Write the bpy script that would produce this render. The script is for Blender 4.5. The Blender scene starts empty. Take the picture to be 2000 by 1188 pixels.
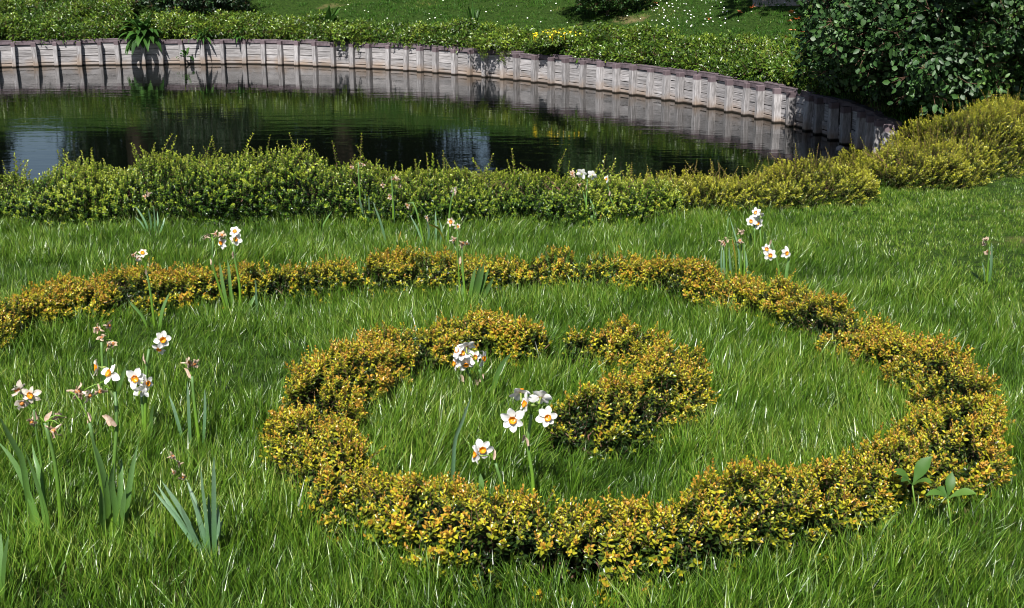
import bpy, math, random
import numpy as np
from mathutils import Vector, Matrix, Quaternion

random.seed(7)
rng = np.random.default_rng(11)
scene = bpy.context.scene
col = scene.collection

# ------------------------------------------------------------------ camera
PITCH = math.radians(16.15)
F = 2500.0                      # focal length in photograph pixels (2000 wide)
CAM_Z = 2.35                    # metres above the water
cam_data = bpy.data.cameras.new('camera')
cam_data.sensor_width = 36.0
cam_data.lens = 36.0 * F / 2000.0
cam_data.clip_start = 0.05
cam_data.clip_end = 2000.0
cam = bpy.data.objects.new('camera', cam_data)
cam.location = (0, 0, CAM_Z)
cam.rotation_euler = (math.pi / 2 - PITCH, 0, 0)
col.objects.link(cam)
scene.camera = cam

# ------------------------------------------------------------------ sky, sun, exposure
SUN_EL = math.radians(50)
SUN_AZ = math.radians(12)       # left of straight behind the camera
to_sun = Vector((-math.sin(SUN_AZ) * math.cos(SUN_EL), -math.cos(SUN_AZ) * math.cos(SUN_EL), math.sin(SUN_EL)))
world = bpy.data.worlds.new('World')
scene.world = world
world.use_nodes = True
wn = world.node_tree
wn.nodes.clear()
sky = wn.nodes.new('ShaderNodeTexSky')
sky.sky_type = 'NISHITA'
sky.sun_disc = False
sky.sun_elevation = SUN_EL
sky.sun_rotation = math.atan2(to_sun.x, to_sun.y)
bg = wn.nodes.new('ShaderNodeBackground')
bg.inputs['Strength'].default_value = 0.05
out = wn.nodes.new('ShaderNodeOutputWorld')
wn.links.new(sky.outputs[0], bg.inputs[0])
wn.links.new(bg.outputs[0], out.inputs[0])
sun_data = bpy.data.lights.new('sun', 'SUN')
sun_data.energy = 5.0
sun_data.angle = math.radians(0.5)
sun_data.color = (1.0, 0.965, 0.91)
sun = bpy.data.objects.new('sun', sun_data)
sun.rotation_euler = to_sun.to_track_quat('Z', 'Y').to_euler()
sun.location = (0, 0, 20)
col.objects.link(sun)
vs = scene.view_settings
vs.view_transform = 'Standard'
vs.look = 'None'
vs.exposure = 0.75
vs.gamma = 1.0
scene.cycles.max_bounces = 4
scene.cycles.diffuse_bounces = 2
scene.cycles.glossy_bounces = 3
scene.cycles.transmission_bounces = 3
scene.cycles.transparent_max_bounces = 4
scene.cycles.use_denoising = True
scene.cycles.use_adaptive_sampling = True
scene.cycles.adaptive_threshold = 0.02
scene.cycles.filter_width = 1.0

# ------------------------------------------------------------------ helpers: geometry of the place
SP, CP = math.sin(PITCH), math.cos(PITCH)

def ray(u, v):
    a, b = (u - 1000.0) / F, (v - 594.0) / F
    return Vector((a, CP - b * SP, -SP - b * CP))

def at_z(u, v, z):
    d = ray(u, v)
    t = (z - CAM_Z) / d.z
    return Vector((d.x * t, d.y * t, z))

def at_y(u, v, y):
    d = ray(u, v)
    t = y / d.y
    return Vector((d.x * t, y, CAM_Z + d.z * t))

LAWN0, LAWN_S = 0.983, 0.0559

def lawn_pt(u, v):
    d = ray(u, v)
    t = (LAWN0 - CAM_Z) / (d.z + LAWN_S * d.y)
    return Vector((d.x * t, d.y * t, CAM_Z + d.z * t))

def project(P):
    P = np.asarray(P, float)
    x, y, z = P[:, 0], P[:, 1], P[:, 2] - CAM_Z
    dep = y * CP - z * SP
    up = y * SP + z * CP
    dep = np.maximum(dep, 1e-3)
    return 1000 + F * x / dep, 594 - F * up / dep

def vnoise(p, seed=0):
    """smooth value noise in [-1, 1]; p is (n, 3)"""
    p = np.asarray(p, float)
    i = np.floor(p).astype(np.int64)
    f = p - i
    f = f * f * (3 - 2 * f)
    def h(ix, iy, iz):
        n = (ix * 374761393 + iy * 668265263 + iz * 2147483647 + seed * 1274126177) & 0xFFFFFFFF
        n = ((n ^ (n >> 13)) * 1274126177) & 0xFFFFFFFF
        n = n ^ (n >> 16)
        return (n & 0xFFFF) / 32767.5 - 1.0
    r = 0
    for dx in (0, 1):
        for dy in (0, 1):
            for dz in (0, 1):
                w = (f[:, 0] if dx else 1 - f[:, 0]) * (f[:, 1] if dy else 1 - f[:, 1]) * (f[:, 2] if dz else 1 - f[:, 2])
                r = r + w * h(i[:, 0] + dx, i[:, 1] + dy, i[:, 2] + dz)
    return r

def smooth(a, b, x):
    t = np.clip((x - a) / (b - a), 0, 1)
    return t * t * (3 - 2 * t)

def resample(pts, step):
    """smooth curve (Catmull-Rom) through 2D/3D points, resampled at even spacing"""
    P = [np.array(p, float) for p in pts]
    P = [2 * P[0] - P[1]] + P + [2 * P[-1] - P[-2]]
    dense = []
    for k in range(1, len(P) - 2):
        a, b, c, d = P[k - 1], P[k], P[k + 1], P[k + 2]
        for t in np.linspace(0, 1, 24, endpoint=False):
            dense.append(0.5 * ((2 * b) + (-a + c) * t + (2 * a - 5 * b + 4 * c - d) * t * t + (-a + 3 * b - 3 * c + d) * t ** 3))
    dense.append(P[-2])
    D = np.array(dense)
    L = np.concatenate([[0], np.cumsum(np.linalg.norm(np.diff(D, axis=0), axis=1))])
    n = max(2, int(round(L[-1] / step)) + 1)
    s = np.linspace(0, L[-1], n)
    return np.stack([np.interp(s, L, D[:, k]) for k in range(D.shape[1])], 1)

# ------------------------------------------------------------------ helpers: objects
def tag(o, label=None, category=None, group=None, kind=None):
    if label: o['label'] = label
    if category: o['category'] = category
    if group: o['group'] = group
    if kind: o['kind'] = kind
    return o

def empty(name, loc=(0, 0, 0)):
    o = bpy.data.objects.new(name, None)
    o.empty_display_size = 0.05
    o.location = loc
    col.objects.link(o)
    return o

def mesh_of(name, verts, faces, mats=(), smooth_shade=False, attrs=None, mat_idx=None):
    me = bpy.data.meshes.new(name)
    me.from_pydata([tuple(v) for v in verts], [], faces)
    for m in mats:
        me.materials.append(m)
    if mat_idx is not None:
        me.polygons.foreach_set('material_index', mat_idx)
    if smooth_shade:
        me.polygons.foreach_set('use_smooth', [True] * len(me.polygons))
    for k, vals in (attrs or {}).items():
        a = me.attributes.new(k, 'FLOAT', 'POINT')
        a.data.foreach_set('value', np.asarray(vals, np.float32))
    me.update()
    return me

def put(name, me, parent=None, loc=None, rot=None, scale=None):
    o = bpy.data.objects.new(name, me)
    if loc is not None: o.location = loc
    if rot is not None:
        if isinstance(rot, Quaternion):
            o.rotation_mode = 'QUATERNION'; o.rotation_quaternion = rot
        else:
            o.rotation_euler = rot
    if scale is not None: o.scale = (scale,) * 3 if not hasattr(scale, '__len__') else scale
    col.objects.link(o)
    if parent is not None: o.parent = parent
    return o

class MB:
    """collects verts / faces (+ one float per vertex) into a single mesh"""
    def __init__(self):
        self.v, self.f, self.a, self.m = [], [], [], []
    def add(self, verts, faces, att=0.0, mi=0):
        o = len(self.v)
        self.v += [tuple(p) for p in verts]
        self.f += [tuple(i + o for i in fc) for fc in faces]
        self.a += [att] * len(verts) if not hasattr(att, '__len__') else list(att)
        self.m += [mi] * len(faces)
    def tube(self, pts, radii, n=6, att=0.0, cap=True, mi=0):
        pts = [Vector(p) for p in pts]
        verts, faces, at = [], [], []
        ref = Vector((0.3, 0.8, 0.1))
        for k, p in enumerate(pts):
            t = (pts[min(k + 1, len(pts) - 1)] - pts[max(k - 1, 0)]).normalized()
            x = t.cross(ref)
            if x.length < 1e-3: x = t.cross(Vector((1, 0, 0)))
            x.normalize(); y = t.cross(x)
            r = radii[k] if hasattr(radii, '__len__') else radii
            for j in range(n):
                a = 2 * math.pi * j / n
                verts.append(p + x * (r * math.cos(a)) + y * (r * math.sin(a)))
                at.append(att[k] if hasattr(att, '__len__') else att)
        for k in range(len(pts) - 1):
            for j in range(n):
                a, b = k * n + j, k * n + (j + 1) % n
                faces.append((a, b, b + n, a + n))
        if cap:
            faces.append(tuple(range(n))[::-1])
            faces.append(tuple(range((len(pts) - 1) * n, len(pts) * n)))
        self.add(verts, faces, at, mi)
    def leaf(self, base, direction, normal, L, W, att=0.0, fold=0.18, curl=0.0, mi=0):
        """a pointed leaf of six faces, folded along the mid-rib"""
        d = Vector(direction).normalized()
        n = Vector(normal); n = n - d * n.dot(d)
        if n.length < 1e-4: n = d.orthogonal()
        n.normalize(); s = d.cross(n); b = Vector(base)
        def q(t, w, z): return b + d * (L * t) + s * (W * w) + n * (L * (z - curl * t * t))
        verts = [q(0, 0, 0), q(.35, -.46, fold * .5), q(.35, 0, 0), q(.35, .46, fold * .5), q(.72, -.36, fold * .4), q(.72, 0, 0), q(.72, .36, fold * .4), q(1, 0, 0)]
        faces = [(0, 2, 1), (0, 3, 2), (1, 2, 5, 4), (2, 3, 6, 5), (4, 5, 7), (5, 6, 7)]
        self.add(verts, faces, att, mi)
    def mesh(self, name, mats=(), smooth_shade=True, attr='tip'):
        return mesh_of(name, self.v, self.f, mats, smooth_shade, {attr: self.a}, self.m)

# ------------------------------------------------------------------ helpers: scattered foliage (one object, instanced sprigs)
_trees = {}
def scatter_tree(key, variants, realize=False):
    if key in _trees: return _trees[key]
    nt = bpy.data.node_groups.new('scatter_' + key, 'GeometryNodeTree')
    nt.interface.new_socket('Geometry', in_out='INPUT', socket_type='NodeSocketGeometry')
    nt.interface.new_socket('Geometry', in_out='OUTPUT', socket_type='NodeSocketGeometry')
    N, Lk = nt.nodes, nt.links
    gi, go = N.new('NodeGroupInput'), N.new('NodeGroupOutput')
    join = N.new('GeometryNodeJoinGeometry')
    for me in reversed(variants):
        src = bpy.data.objects.new('sprig_source', me)
        oi = N.new('GeometryNodeObjectInfo')
        oi.inputs['Object'].default_value = src
        g2i = N.new('GeometryNodeGeometryToInstance')
        Lk.new(oi.outputs['Geometry'], g2i.inputs[0])
        Lk.new(g2i.outputs[0], join.inputs[0])
    iop = N.new('GeometryNodeInstanceOnPoints')
    iop.inputs['Pick Instance'].default_value = True
    Lk.new(gi.outputs[0], iop.inputs['Points'])
    Lk.new(join.outputs[0], iop.inputs['Instance'])
    for nm, ty, sock in (('idx', 'INT', 'Instance Index'), ('rot', 'QUATERNION', 'Rotation'), ('scl', 'FLOAT', 'Scale')):
        na = N.new('GeometryNodeInputNamedAttribute')
        na.data_type = ty
        na.inputs['Name'].default_value = nm
        Lk.new(na.outputs[0], iop.inputs[sock])
    if realize:
        rl = N.new('GeometryNodeRealizeInstances')
        Lk.new(iop.outputs[0], rl.inputs[0]); Lk.new(rl.outputs[0], go.inputs[0])
    else:
        Lk.new(iop.outputs[0], go.inputs[0])
    _trees[key] = nt
    return nt

def qmul(a, b):
    w1, x1, y1, z1 = a.T; w2, x2, y2, z2 = b.T
    return np.stack([w1 * w2 - x1 * x2 - y1 * y2 - z1 * z2, w1 * x2 + x1 * w2 + y1 * z2 - z1 * y2,
                     w1 * y2 - x1 * z2 + y1 * w2 + z1 * x2, w1 * z2 + x1 * y2 - y1 * x2 + z1 * w2], 1)

def q_from_z(d, spin):
    """quaternions that turn +Z onto d, spun about it"""
    d = d / np.linalg.norm(d, axis=1, keepdims=True)
    d[:, 2] = np.clip(d[:, 2], -0.9999, 1)
    q = np.stack([1 + d[:, 2], -d[:, 1], d[:, 0], np.zeros(len(d))], 1)
    q /= np.linalg.norm(q, axis=1, keepdims=True)
    s = np.stack([np.cos(spin / 2), 0 * spin, 0 * spin, np.sin(spin / 2)], 1)
    return qmul(q, s)

def scatter(name, key, variants, pts, axis, scl, tone, parent=None, mat=None, spin=None, idx=None, realize=False):
    n = len(pts)
    me = bpy.data.meshes.new(name)
    me.vertices.add(n)
    me.vertices.foreach_set('co', np.asarray(pts, np.float32).ravel())
    spin = rng.uniform(0, 2 * math.pi, n) if spin is None else spin
    q = q_from_z(np.array(axis, float), spin)
    idx = rng.integers(0, len(variants), n) if idx is None else idx
    for nm, ty, vals, field in (('rot', 'QUATERNION', q, 'value'), ('scl', 'FLOAT', scl, 'value'), ('idx', 'INT', idx, 'value'), ('tone', 'FLOAT', tone, 'value')):
        a = me.attributes.new(nm, ty, 'POINT')
        a.data.foreach_set(field, np.ascontiguousarray(np.broadcast_to(vals, q.shape if nm == 'rot' else (n,)), dtype=np.int32 if ty == 'INT' else np.float32).ravel())
    if mat is not None: me.materials.append(mat)
    o = bpy.data.objects.new(name, me)
    col.objects.link(o)
    if parent is not None: o.parent = parent
    m = o.modifiers.new('scatter', 'NODES')
    m.node_group = scatter_tree(key, variants, realize)
    o['kind'] = 'stuff'
    return o

# ------------------------------------------------------------------ materials
def new_mat(name):
    m = bpy.data.materials.new(name)
    m.use_nodes = True
    m.node_tree.nodes.clear()
    return m, m.node_tree.nodes, m.node_tree.links

def ramp(N, stops, interp='LINEAR'):
    r = N.new('ShaderNodeValToRGB')
    r.color_ramp.interpolation = interp
    e = r.color_ramp.elements
    while len(e) < len(stops): e.new(0.5)
    for k, (p, c) in enumerate(stops):
        e[k].position = p
        e[k].color = (c[0], c[1], c[2], 1)
    return r

def leaf_mat(name, stops, rough=0.35, transl=0.3, spec=0.5, vary=0.25, hue_shift=(1, 1, 1), tone_attr=True, grain=0.0, grain_scale=200, baked=False):
    """colour along the sprig (attribute tip, old leaf 0 to young leaf 1), varied per sprig (tone)"""
    m, N, L = new_mat(name)
    o = N.new('ShaderNodeOutputMaterial')
    at = N.new('ShaderNodeAttribute'); at.attribute_name = 'tip'
    tn = N.new('ShaderNodeAttribute'); tn.attribute_name = 'tone'; tn.attribute_type = 'GEOMETRY' if baked else 'INSTANCER'
    add = N.new('ShaderNodeMath'); add.operation = 'ADD'
    off = N.new('ShaderNodeMath'); off.operation = 'MULTIPLY_ADD'
    off.inputs[1].default_value = 1.0 if tone_attr else 0.0
    off.inputs[2].default_value = -0.5 if tone_attr else 0.0
    L.new(tn.outputs['Fac'], off.inputs[0])
    L.new(at.outputs['Fac'], add.inputs[0]); L.new(off.outputs[0], add.inputs[1])
    r = ramp(N, stops)
    L.new(add.outputs[0], r.inputs[0])
    hsv = N.new('ShaderNodeHueSaturation')
    info = N.new('ShaderNodeObjectInfo')
    mr = N.new('ShaderNodeMapRange')
    mr.inputs['To Min'].default_value = 1 - vary; mr.inputs['To Max'].default_value = 1 + vary
    L.new(info.outputs['Random'], mr.inputs['Value'])
    L.new(mr.outputs[0], hsv.inputs['Value'])
    L.new(r.outputs[0], hsv.inputs['Color'])
    colour = hsv.outputs[0]
    if grain:
        tc = N.new('ShaderNodeTexCoord')
        nz = N.new('ShaderNodeTexNoise'); nz.inputs['Scale'].default_value = grain_scale; nz.inputs['Detail'].default_value = 3
        L.new(tc.outputs['Object'], nz.inputs['Vector'])
        mr2 = N.new('ShaderNodeMapRange'); mr2.inputs['From Min'].default_value = .3; mr2.inputs['From Max'].default_value = .7
        mr2.inputs['To Min'].default_value = 1 - grain; mr2.inputs['To Max'].default_value = 1 + grain
        L.new(nz.outputs[0], mr2.inputs['Value'])
        h2 = N.new('ShaderNodeHueSaturation'); L.new(colour, h2.inputs['Color']); L.new(mr2.outputs[0], h2.inputs['Value'])
        colour = h2.outputs[0]
    b = N.new('ShaderNodeBsdfPrincipled')
    b.inputs['Roughness'].default_value = rough
    b.inputs['Specular IOR Level'].default_value = spec
    L.new(colour, b.inputs['Base Color'])
    t = N.new('ShaderNodeBsdfTranslucent')
    L.new(colour, t.inputs['Color'])
    mx = N.new('ShaderNodeMixShader'); mx.inputs[0].default_value = transl
    L.new(b.outputs[0], mx.inputs[1]); L.new(t.outputs[0], mx.inputs[2])
    L.new(mx.outputs[0], o.inputs[0])
    return m

def plain_mat(name, c1, c2, scale=8.0, rough=0.8, spec=0.3, bump=0.0, coords='Object', transl=0.0, detail=5, contrast=(0.3, 0.7)):
    m, N, L = new_mat(name)
    o = N.new('ShaderNodeOutputMaterial')
    tc = N.new('ShaderNodeTexCoord')
    nz = N.new('ShaderNodeTexNoise'); nz.inputs['Scale'].default_value = scale; nz.inputs['Detail'].default_value = detail
    L.new(tc.outputs[coords], nz.inputs['Vector'])
    r = ramp(N, [(contrast[0], c1), (contrast[1], c2)])
    L.new(nz.outputs[0], r.inputs[0])
    b = N.new('ShaderNodeBsdfPrincipled')
    b.inputs['Roughness'].default_value = rough
    b.inputs['Specular IOR Level'].default_value = spec
    L.new(r.outputs[0], b.inputs['Base Color'])
    if bump:
        bp = N.new('ShaderNodeBump'); bp.inputs['Strength'].default_value = bump; bp.inputs['Distance'].default_value = 0.01
        L.new(nz.outputs[0], bp.inputs['Height']); L.new(bp.outputs[0], b.inputs['Normal'])
    sh = b.outputs[0]
    if transl:
        t = N.new('ShaderNodeBsdfTranslucent'); L.new(r.outputs[0], t.inputs['Color'])
        mx = N.new('ShaderNodeMixShader'); mx.inputs[0].default_value = transl
        L.new(sh, mx.inputs[1]); L.new(t.outputs[0], mx.inputs[2]); sh = mx.outputs[0]
    L.new(sh, o.inputs[0])
    return m

M = {}
M['soil'] = plain_mat('soil', (0.018, 0.03, 0.008), (0.04, 0.06, 0.015), 30, 0.95, 0.1)
M['bark'] = plain_mat('bark', (0.05, 0.035, 0.025), (0.12, 0.09, 0.07), 40, 0.9, 0.2, 0.4)
M['twig'] = plain_mat('twig', (0.10, 0.05, 0.035), (0.2, 0.12, 0.08), 90, 0.8, 0.2)
M['pond_bed'] = plain_mat('pond_bed', (0.012, 0.012, 0.008), (0.03, 0.026, 0.016), 3, 0.95, 0.1)
M['path'] = plain_mat('path_gravel', (0.2, 0.17, 0.14), (0.36, 0.32, 0.27), 60, 0.95, 0.1, 0.3)
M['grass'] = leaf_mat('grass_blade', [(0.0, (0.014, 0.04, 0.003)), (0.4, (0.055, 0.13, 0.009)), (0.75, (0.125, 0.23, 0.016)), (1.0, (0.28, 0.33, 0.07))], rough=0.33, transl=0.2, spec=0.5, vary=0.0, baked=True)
M['grass_side'] = leaf_mat('grass_blade_side', [(0.0, (0.014, 0.04, 0.003)), (0.4, (0.055, 0.13, 0.009)), (0.75, (0.125, 0.23, 0.016)), (1.0, (0.28, 0.33, 0.07))], rough=0.33, transl=0.2, spec=0.5, vary=0.0, baked=False)
M['lawn_far'] = leaf_mat('lawn_far', [(0.0, (0.02, 0.06, 0.006)), (0.5, (0.05, 0.15, 0.014)), (0.85, (0.09, 0.2, 0.02)), (1.0, (0.22, 0.22, 0.06))], rough=0.5, transl=0.3, spec=0.3, vary=0.0, baked=True)
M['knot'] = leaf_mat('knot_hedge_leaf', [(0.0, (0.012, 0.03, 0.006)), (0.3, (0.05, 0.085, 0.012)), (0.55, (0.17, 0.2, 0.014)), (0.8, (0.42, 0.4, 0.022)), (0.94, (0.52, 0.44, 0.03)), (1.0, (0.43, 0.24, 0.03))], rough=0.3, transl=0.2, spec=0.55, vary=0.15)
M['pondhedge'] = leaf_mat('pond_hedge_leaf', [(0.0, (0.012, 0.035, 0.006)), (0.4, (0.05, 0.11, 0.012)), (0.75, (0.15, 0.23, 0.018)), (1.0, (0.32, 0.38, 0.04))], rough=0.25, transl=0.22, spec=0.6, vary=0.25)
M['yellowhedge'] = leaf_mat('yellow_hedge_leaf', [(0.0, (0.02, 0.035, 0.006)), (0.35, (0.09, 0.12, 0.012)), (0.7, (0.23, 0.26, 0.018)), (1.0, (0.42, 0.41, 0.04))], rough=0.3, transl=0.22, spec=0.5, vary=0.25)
M['bankshrub'] = leaf_mat('bank_shrub_leaf', [(0.0, (0.012, 0.03, 0.005)), (0.4, (0.04, 0.09, 0.01)), (0.8, (0.10, 0.17, 0.016)), (1.0, (0.2, 0.26, 0.03))], rough=0.3, transl=0.22, spec=0.5, vary=0.3)
M['darkshrub'] = leaf_mat('dark_shrub_leaf', [(0.0, (0.008, 0.025, 0.007)), (0.5, (0.022, 0.065, 0.014)), (0.85, (0.05, 0.12, 0.02)), (1.0, (0.1, 0.18, 0.03))], rough=0.52, transl=0.15, spec=0.55, vary=0.3)
M['treeleaf'] = leaf_mat('tree_leaf', [(0.0, (0.008, 0.022, 0.005)), (0.6, (0.02, 0.055, 0.01)), (1.0, (0.05, 0.1, 0.018))], rough=0.45, transl=0.15, spec=0.3, vary=0.3)
M['broadleaf'] = leaf_mat('broad_leaf', [(0.0, (0.02, 0.06, 0.012)), (0.5, (0.05, 0.13, 0.02)), (1.0, (0.13, 0.22, 0.04))], rough=0.5, transl=0.3, spec=0.35, vary=0.25, tone_attr=False)
M['straps'] = leaf_mat('narcissus_leaf', [(0.0, (0.11, 0.22, 0.015)), (0.5, (0.09, 0.19, 0.04)), (1.0, (0.11, 0.2, 0.07))], rough=0.42, transl=0.2, spec=0.4, vary=0.15, tone_attr=False, grain=.15, grain_scale=300)
M['bluestraps'] = leaf_mat('narcissus_blue_leaf', [(0.0, (0.07, 0.17, 0.03)), (0.5, (0.11, 0.21, 0.11)), (1.0, (0.16, 0.25, 0.15))], rough=0.42, transl=0.15, spec=0.4, vary=0.15, tone_attr=False, grain=.15, grain_scale=300)
M['yellowstraps'] = leaf_mat('narcissus_yellow_leaf', [(0.0, (0.09, 0.18, 0.02)), (0.6, (0.24, 0.25, 0.03)), (1.0, (0.42, 0.24, 0.06))], rough=0.5, transl=0.2, spec=0.3, vary=0.1, tone_attr=False)
M['stem'] = leaf_mat('narcissus_stem', [(0.0, (0.14, 0.26, 0.015)), (0.5, (0.11, 0.22, 0.025)), (1.0, (0.1, 0.19, 0.06))], rough=0.45, transl=0.1, spec=0.4, vary=0.12, tone_attr=False, grain=.12, grain_scale=150)
M['petal'] = plain_mat('white_petal', (0.72, 0.71, 0.68), (0.86, 0.86, 0.85), 60, 0.55, 0.3, 0.15, transl=0.35)
M['petal_fading'] = plain_mat('fading_petal', (0.5, 0.42, 0.33), (0.78, 0.73, 0.64), 90, 0.7, 0.2, 0.3, transl=0.3)
M['corona'] = plain_mat('orange_corona', (0.72, 0.2, 0.005), (0.88, 0.42, 0.01), 120, 0.5, 0.3, 0.2, transl=0.25)
M['flower_tube'] = plain_mat('flower_tube', (0.16, 0.24, 0.05), (0.28, 0.34, 0.09), 60, 0.5, 0.3)
M['withered'] = plain_mat('withered_petal', (0.4, 0.27, 0.18), (0.7, 0.58, 0.45), 110, 0.85, 0.15, 0.4, transl=0.25)
M['withered_orange'] = plain_mat('withered_corona', (0.4, 0.13, 0.03), (0.55, 0.26, 0.07), 110, 0.8, 0.2, 0.3)
M['spathe'] = plain_mat('papery_spathe', (0.42, 0.27, 0.19), (0.68, 0.55, 0.44), 90, 0.8, 0.2, 0.3, transl=0.3)
M['deadleaf'] = plain_mat('fallen_leaf', (0.45, 0.14, 0.04), (0.7, 0.32, 0.14), 40, 0.8, 0.2, 0.2)
M['daisy'] = plain_mat('daisy_white', (0.75, 0.75, 0.72), (0.85, 0.85, 0.83), 50, 0.7, 0.2)
M['buttercup'] = plain_mat('buttercup_yellow', (0.75, 0.5, 0.01), (0.85, 0.62, 0.02), 50, 0.5, 0.4)
M['stone'] = plain_mat('grey_stone', (0.2, 0.19, 0.2), (0.34, 0.33, 0.34), 20, 0.85, 0.2, 0.4)

def timber_mat(name, seed, top_brown):
    """weathered timber: pale lime bloom, streaks along the board, rust stains, dark wet foot, brown unbleached head"""
    m, N, L = new_mat(name)
    o = N.new('ShaderNodeOutputMaterial')
    geo = N.new('ShaderNodeNewGeometry')
    sep = N.new('ShaderNodeSeparateXYZ'); L.new(geo.outputs['Position'], sep.inputs[0])
    mp = N.new('ShaderNodeMapping'); mp.inputs['Scale'].default_value = (3, 3, 40) if not top_brown else (25, 25, 4)
    mp.inputs['Location'].default_value = (seed, seed * 2, 0)
    L.new(geo.outputs['Position'], mp.inputs[0])
    n1 = N.new('ShaderNodeTexNoise'); n1.inputs['Scale'].default_value = 1.6; n1.inputs['Detail'].default_value = 8; n1.inputs['Roughness'].default_value = .65
    L.new(mp.outputs[0], n1.inputs['Vector'])
    base = ramp(N, [(0.25, (0.12, 0.112, 0.11)), (0.44, (0.25, 0.238, 0.24)), (0.62, (0.4, 0.383, 0.388)), (0.8, (0.5, 0.485, 0.49))])
    L.new(n1.outputs[0], base.inputs[0])
    n2 = N.new('ShaderNodeTexNoise'); n2.inputs['Scale'].default_value = 3.5; n2.inputs['Detail'].default_value = 6
    L.new(geo.outputs['Position'], n2.inputs['Vector'])
    # rust / algae stain that climbs from the water
    z1 = N.new('ShaderNodeMath'); z1.operation = 'MULTIPLY_ADD'; z1.inputs[1].default_value = 0.42; z1.inputs[2].default_value = -0.12
    L.new(n2.outputs[0], z1.inputs[0])
    st = N.new('ShaderNodeMath'); st.operation = 'SUBTRACT'; L.new(z1.outputs[0], st.inputs[0]); L.new(sep.outputs[2], st.inputs[1])
    stf = N.new('ShaderNodeMapRange'); stf.inputs['From Min'].default_value = -0.06; stf.inputs['From Max'].default_value = 0.1; stf.inputs['To Max'].default_value = 0.75
    L.new(st.outputs[0], stf.inputs['Value'])
    mix1 = N.new('ShaderNodeMix'); mix1.data_type = 'RGBA'
    mix1.inputs['B'].default_value = (0.27, 0.19, 0.13, 1)
    L.new(stf.outputs[0], mix1.inputs['Factor']); L.new(base.outputs[0], mix1.inputs['A'])
    wet = N.new('ShaderNodeMapRange'); wet.inputs['From Min'].default_value = 0.012; wet.inputs['From Max'].default_value = 0.03
    wet.inputs['To Min'].default_value = 1; wet.inputs['To Max'].default_value = 0
    L.new(sep.outputs[2], wet.inputs['Value'])
    mix2 = N.new('ShaderNodeMix'); mix2.data_type = 'RGBA'; mix2.inputs['B'].default_value = (0.02, 0.016, 0.012, 1)
    L.new(wet.outputs[0], mix2.inputs['Factor']); L.new(mix1.outputs['Result'], mix2.inputs['A'])
    colour = mix2.outputs['Result']
    if top_brown:
        tb = N.new('ShaderNodeMath'); tb.operation = 'MULTIPLY_ADD'; tb.inputs[1].default_value = 0.05; L.new(n2.outputs[0], tb.inputs[0]); L.new(sep.outputs[2], tb.inputs[2])
        tr = N.new('ShaderNodeMapRange'); tr.inputs['From Min'].default_value = 0.385; tr.inputs['From Max'].default_value = 0.40
        L.new(tb.outputs[0], tr.inputs['Value'])
        mix3 = N.new('ShaderNodeMix'); mix3.data_type = 'RGBA'; mix3.inputs['B'].default_value = (0.13, 0.1, 0.11, 1)
        L.new(tr.outputs[0], mix3.inputs['Factor']); L.new(colour, mix3.inputs['A'])
        colour = mix3.outputs['Result']
    info = N.new('ShaderNodeObjectInfo')
    mr = N.new('ShaderNodeMapRange'); mr.inputs['To Min'].default_value = .72; mr.inputs['To Max'].default_value = 1.12
    L.new(info.outputs['Random'], mr.inputs['Value'])
    hsv = N.new('ShaderNodeHueSaturation'); L.new(mr.outputs[0], hsv.inputs['Value']); L.new(colour, hsv.inputs['Color'])
    b = N.new('ShaderNodeBsdfPrincipled'); b.inputs['Roughness'].default_value = .85; b.inputs['Specular IOR Level'].default_value = .2
    L.new(hsv.outputs[0], b.inputs['Base Color'])
    bp = N.new('ShaderNodeBump'); bp.inputs['Strength'].default_value = .6; bp.inputs['Distance'].default_value = .006
    L.new(n1.outputs[0], bp.inputs['Height']); L.new(bp.outputs[0], b.inputs['Normal'])
    L.new(b.outputs[0], o.inputs[0])
    return m
M['plank'] = timber_mat('limed_plank', 0, False)
M['post'] = timber_mat('limed_post', 5, True)
M['cap'] = plain_mat('brown_timber', (0.065, 0.05, 0.056), (0.15, 0.12, 0.132), 14, 0.85, 0.2, 0.4)

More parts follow.
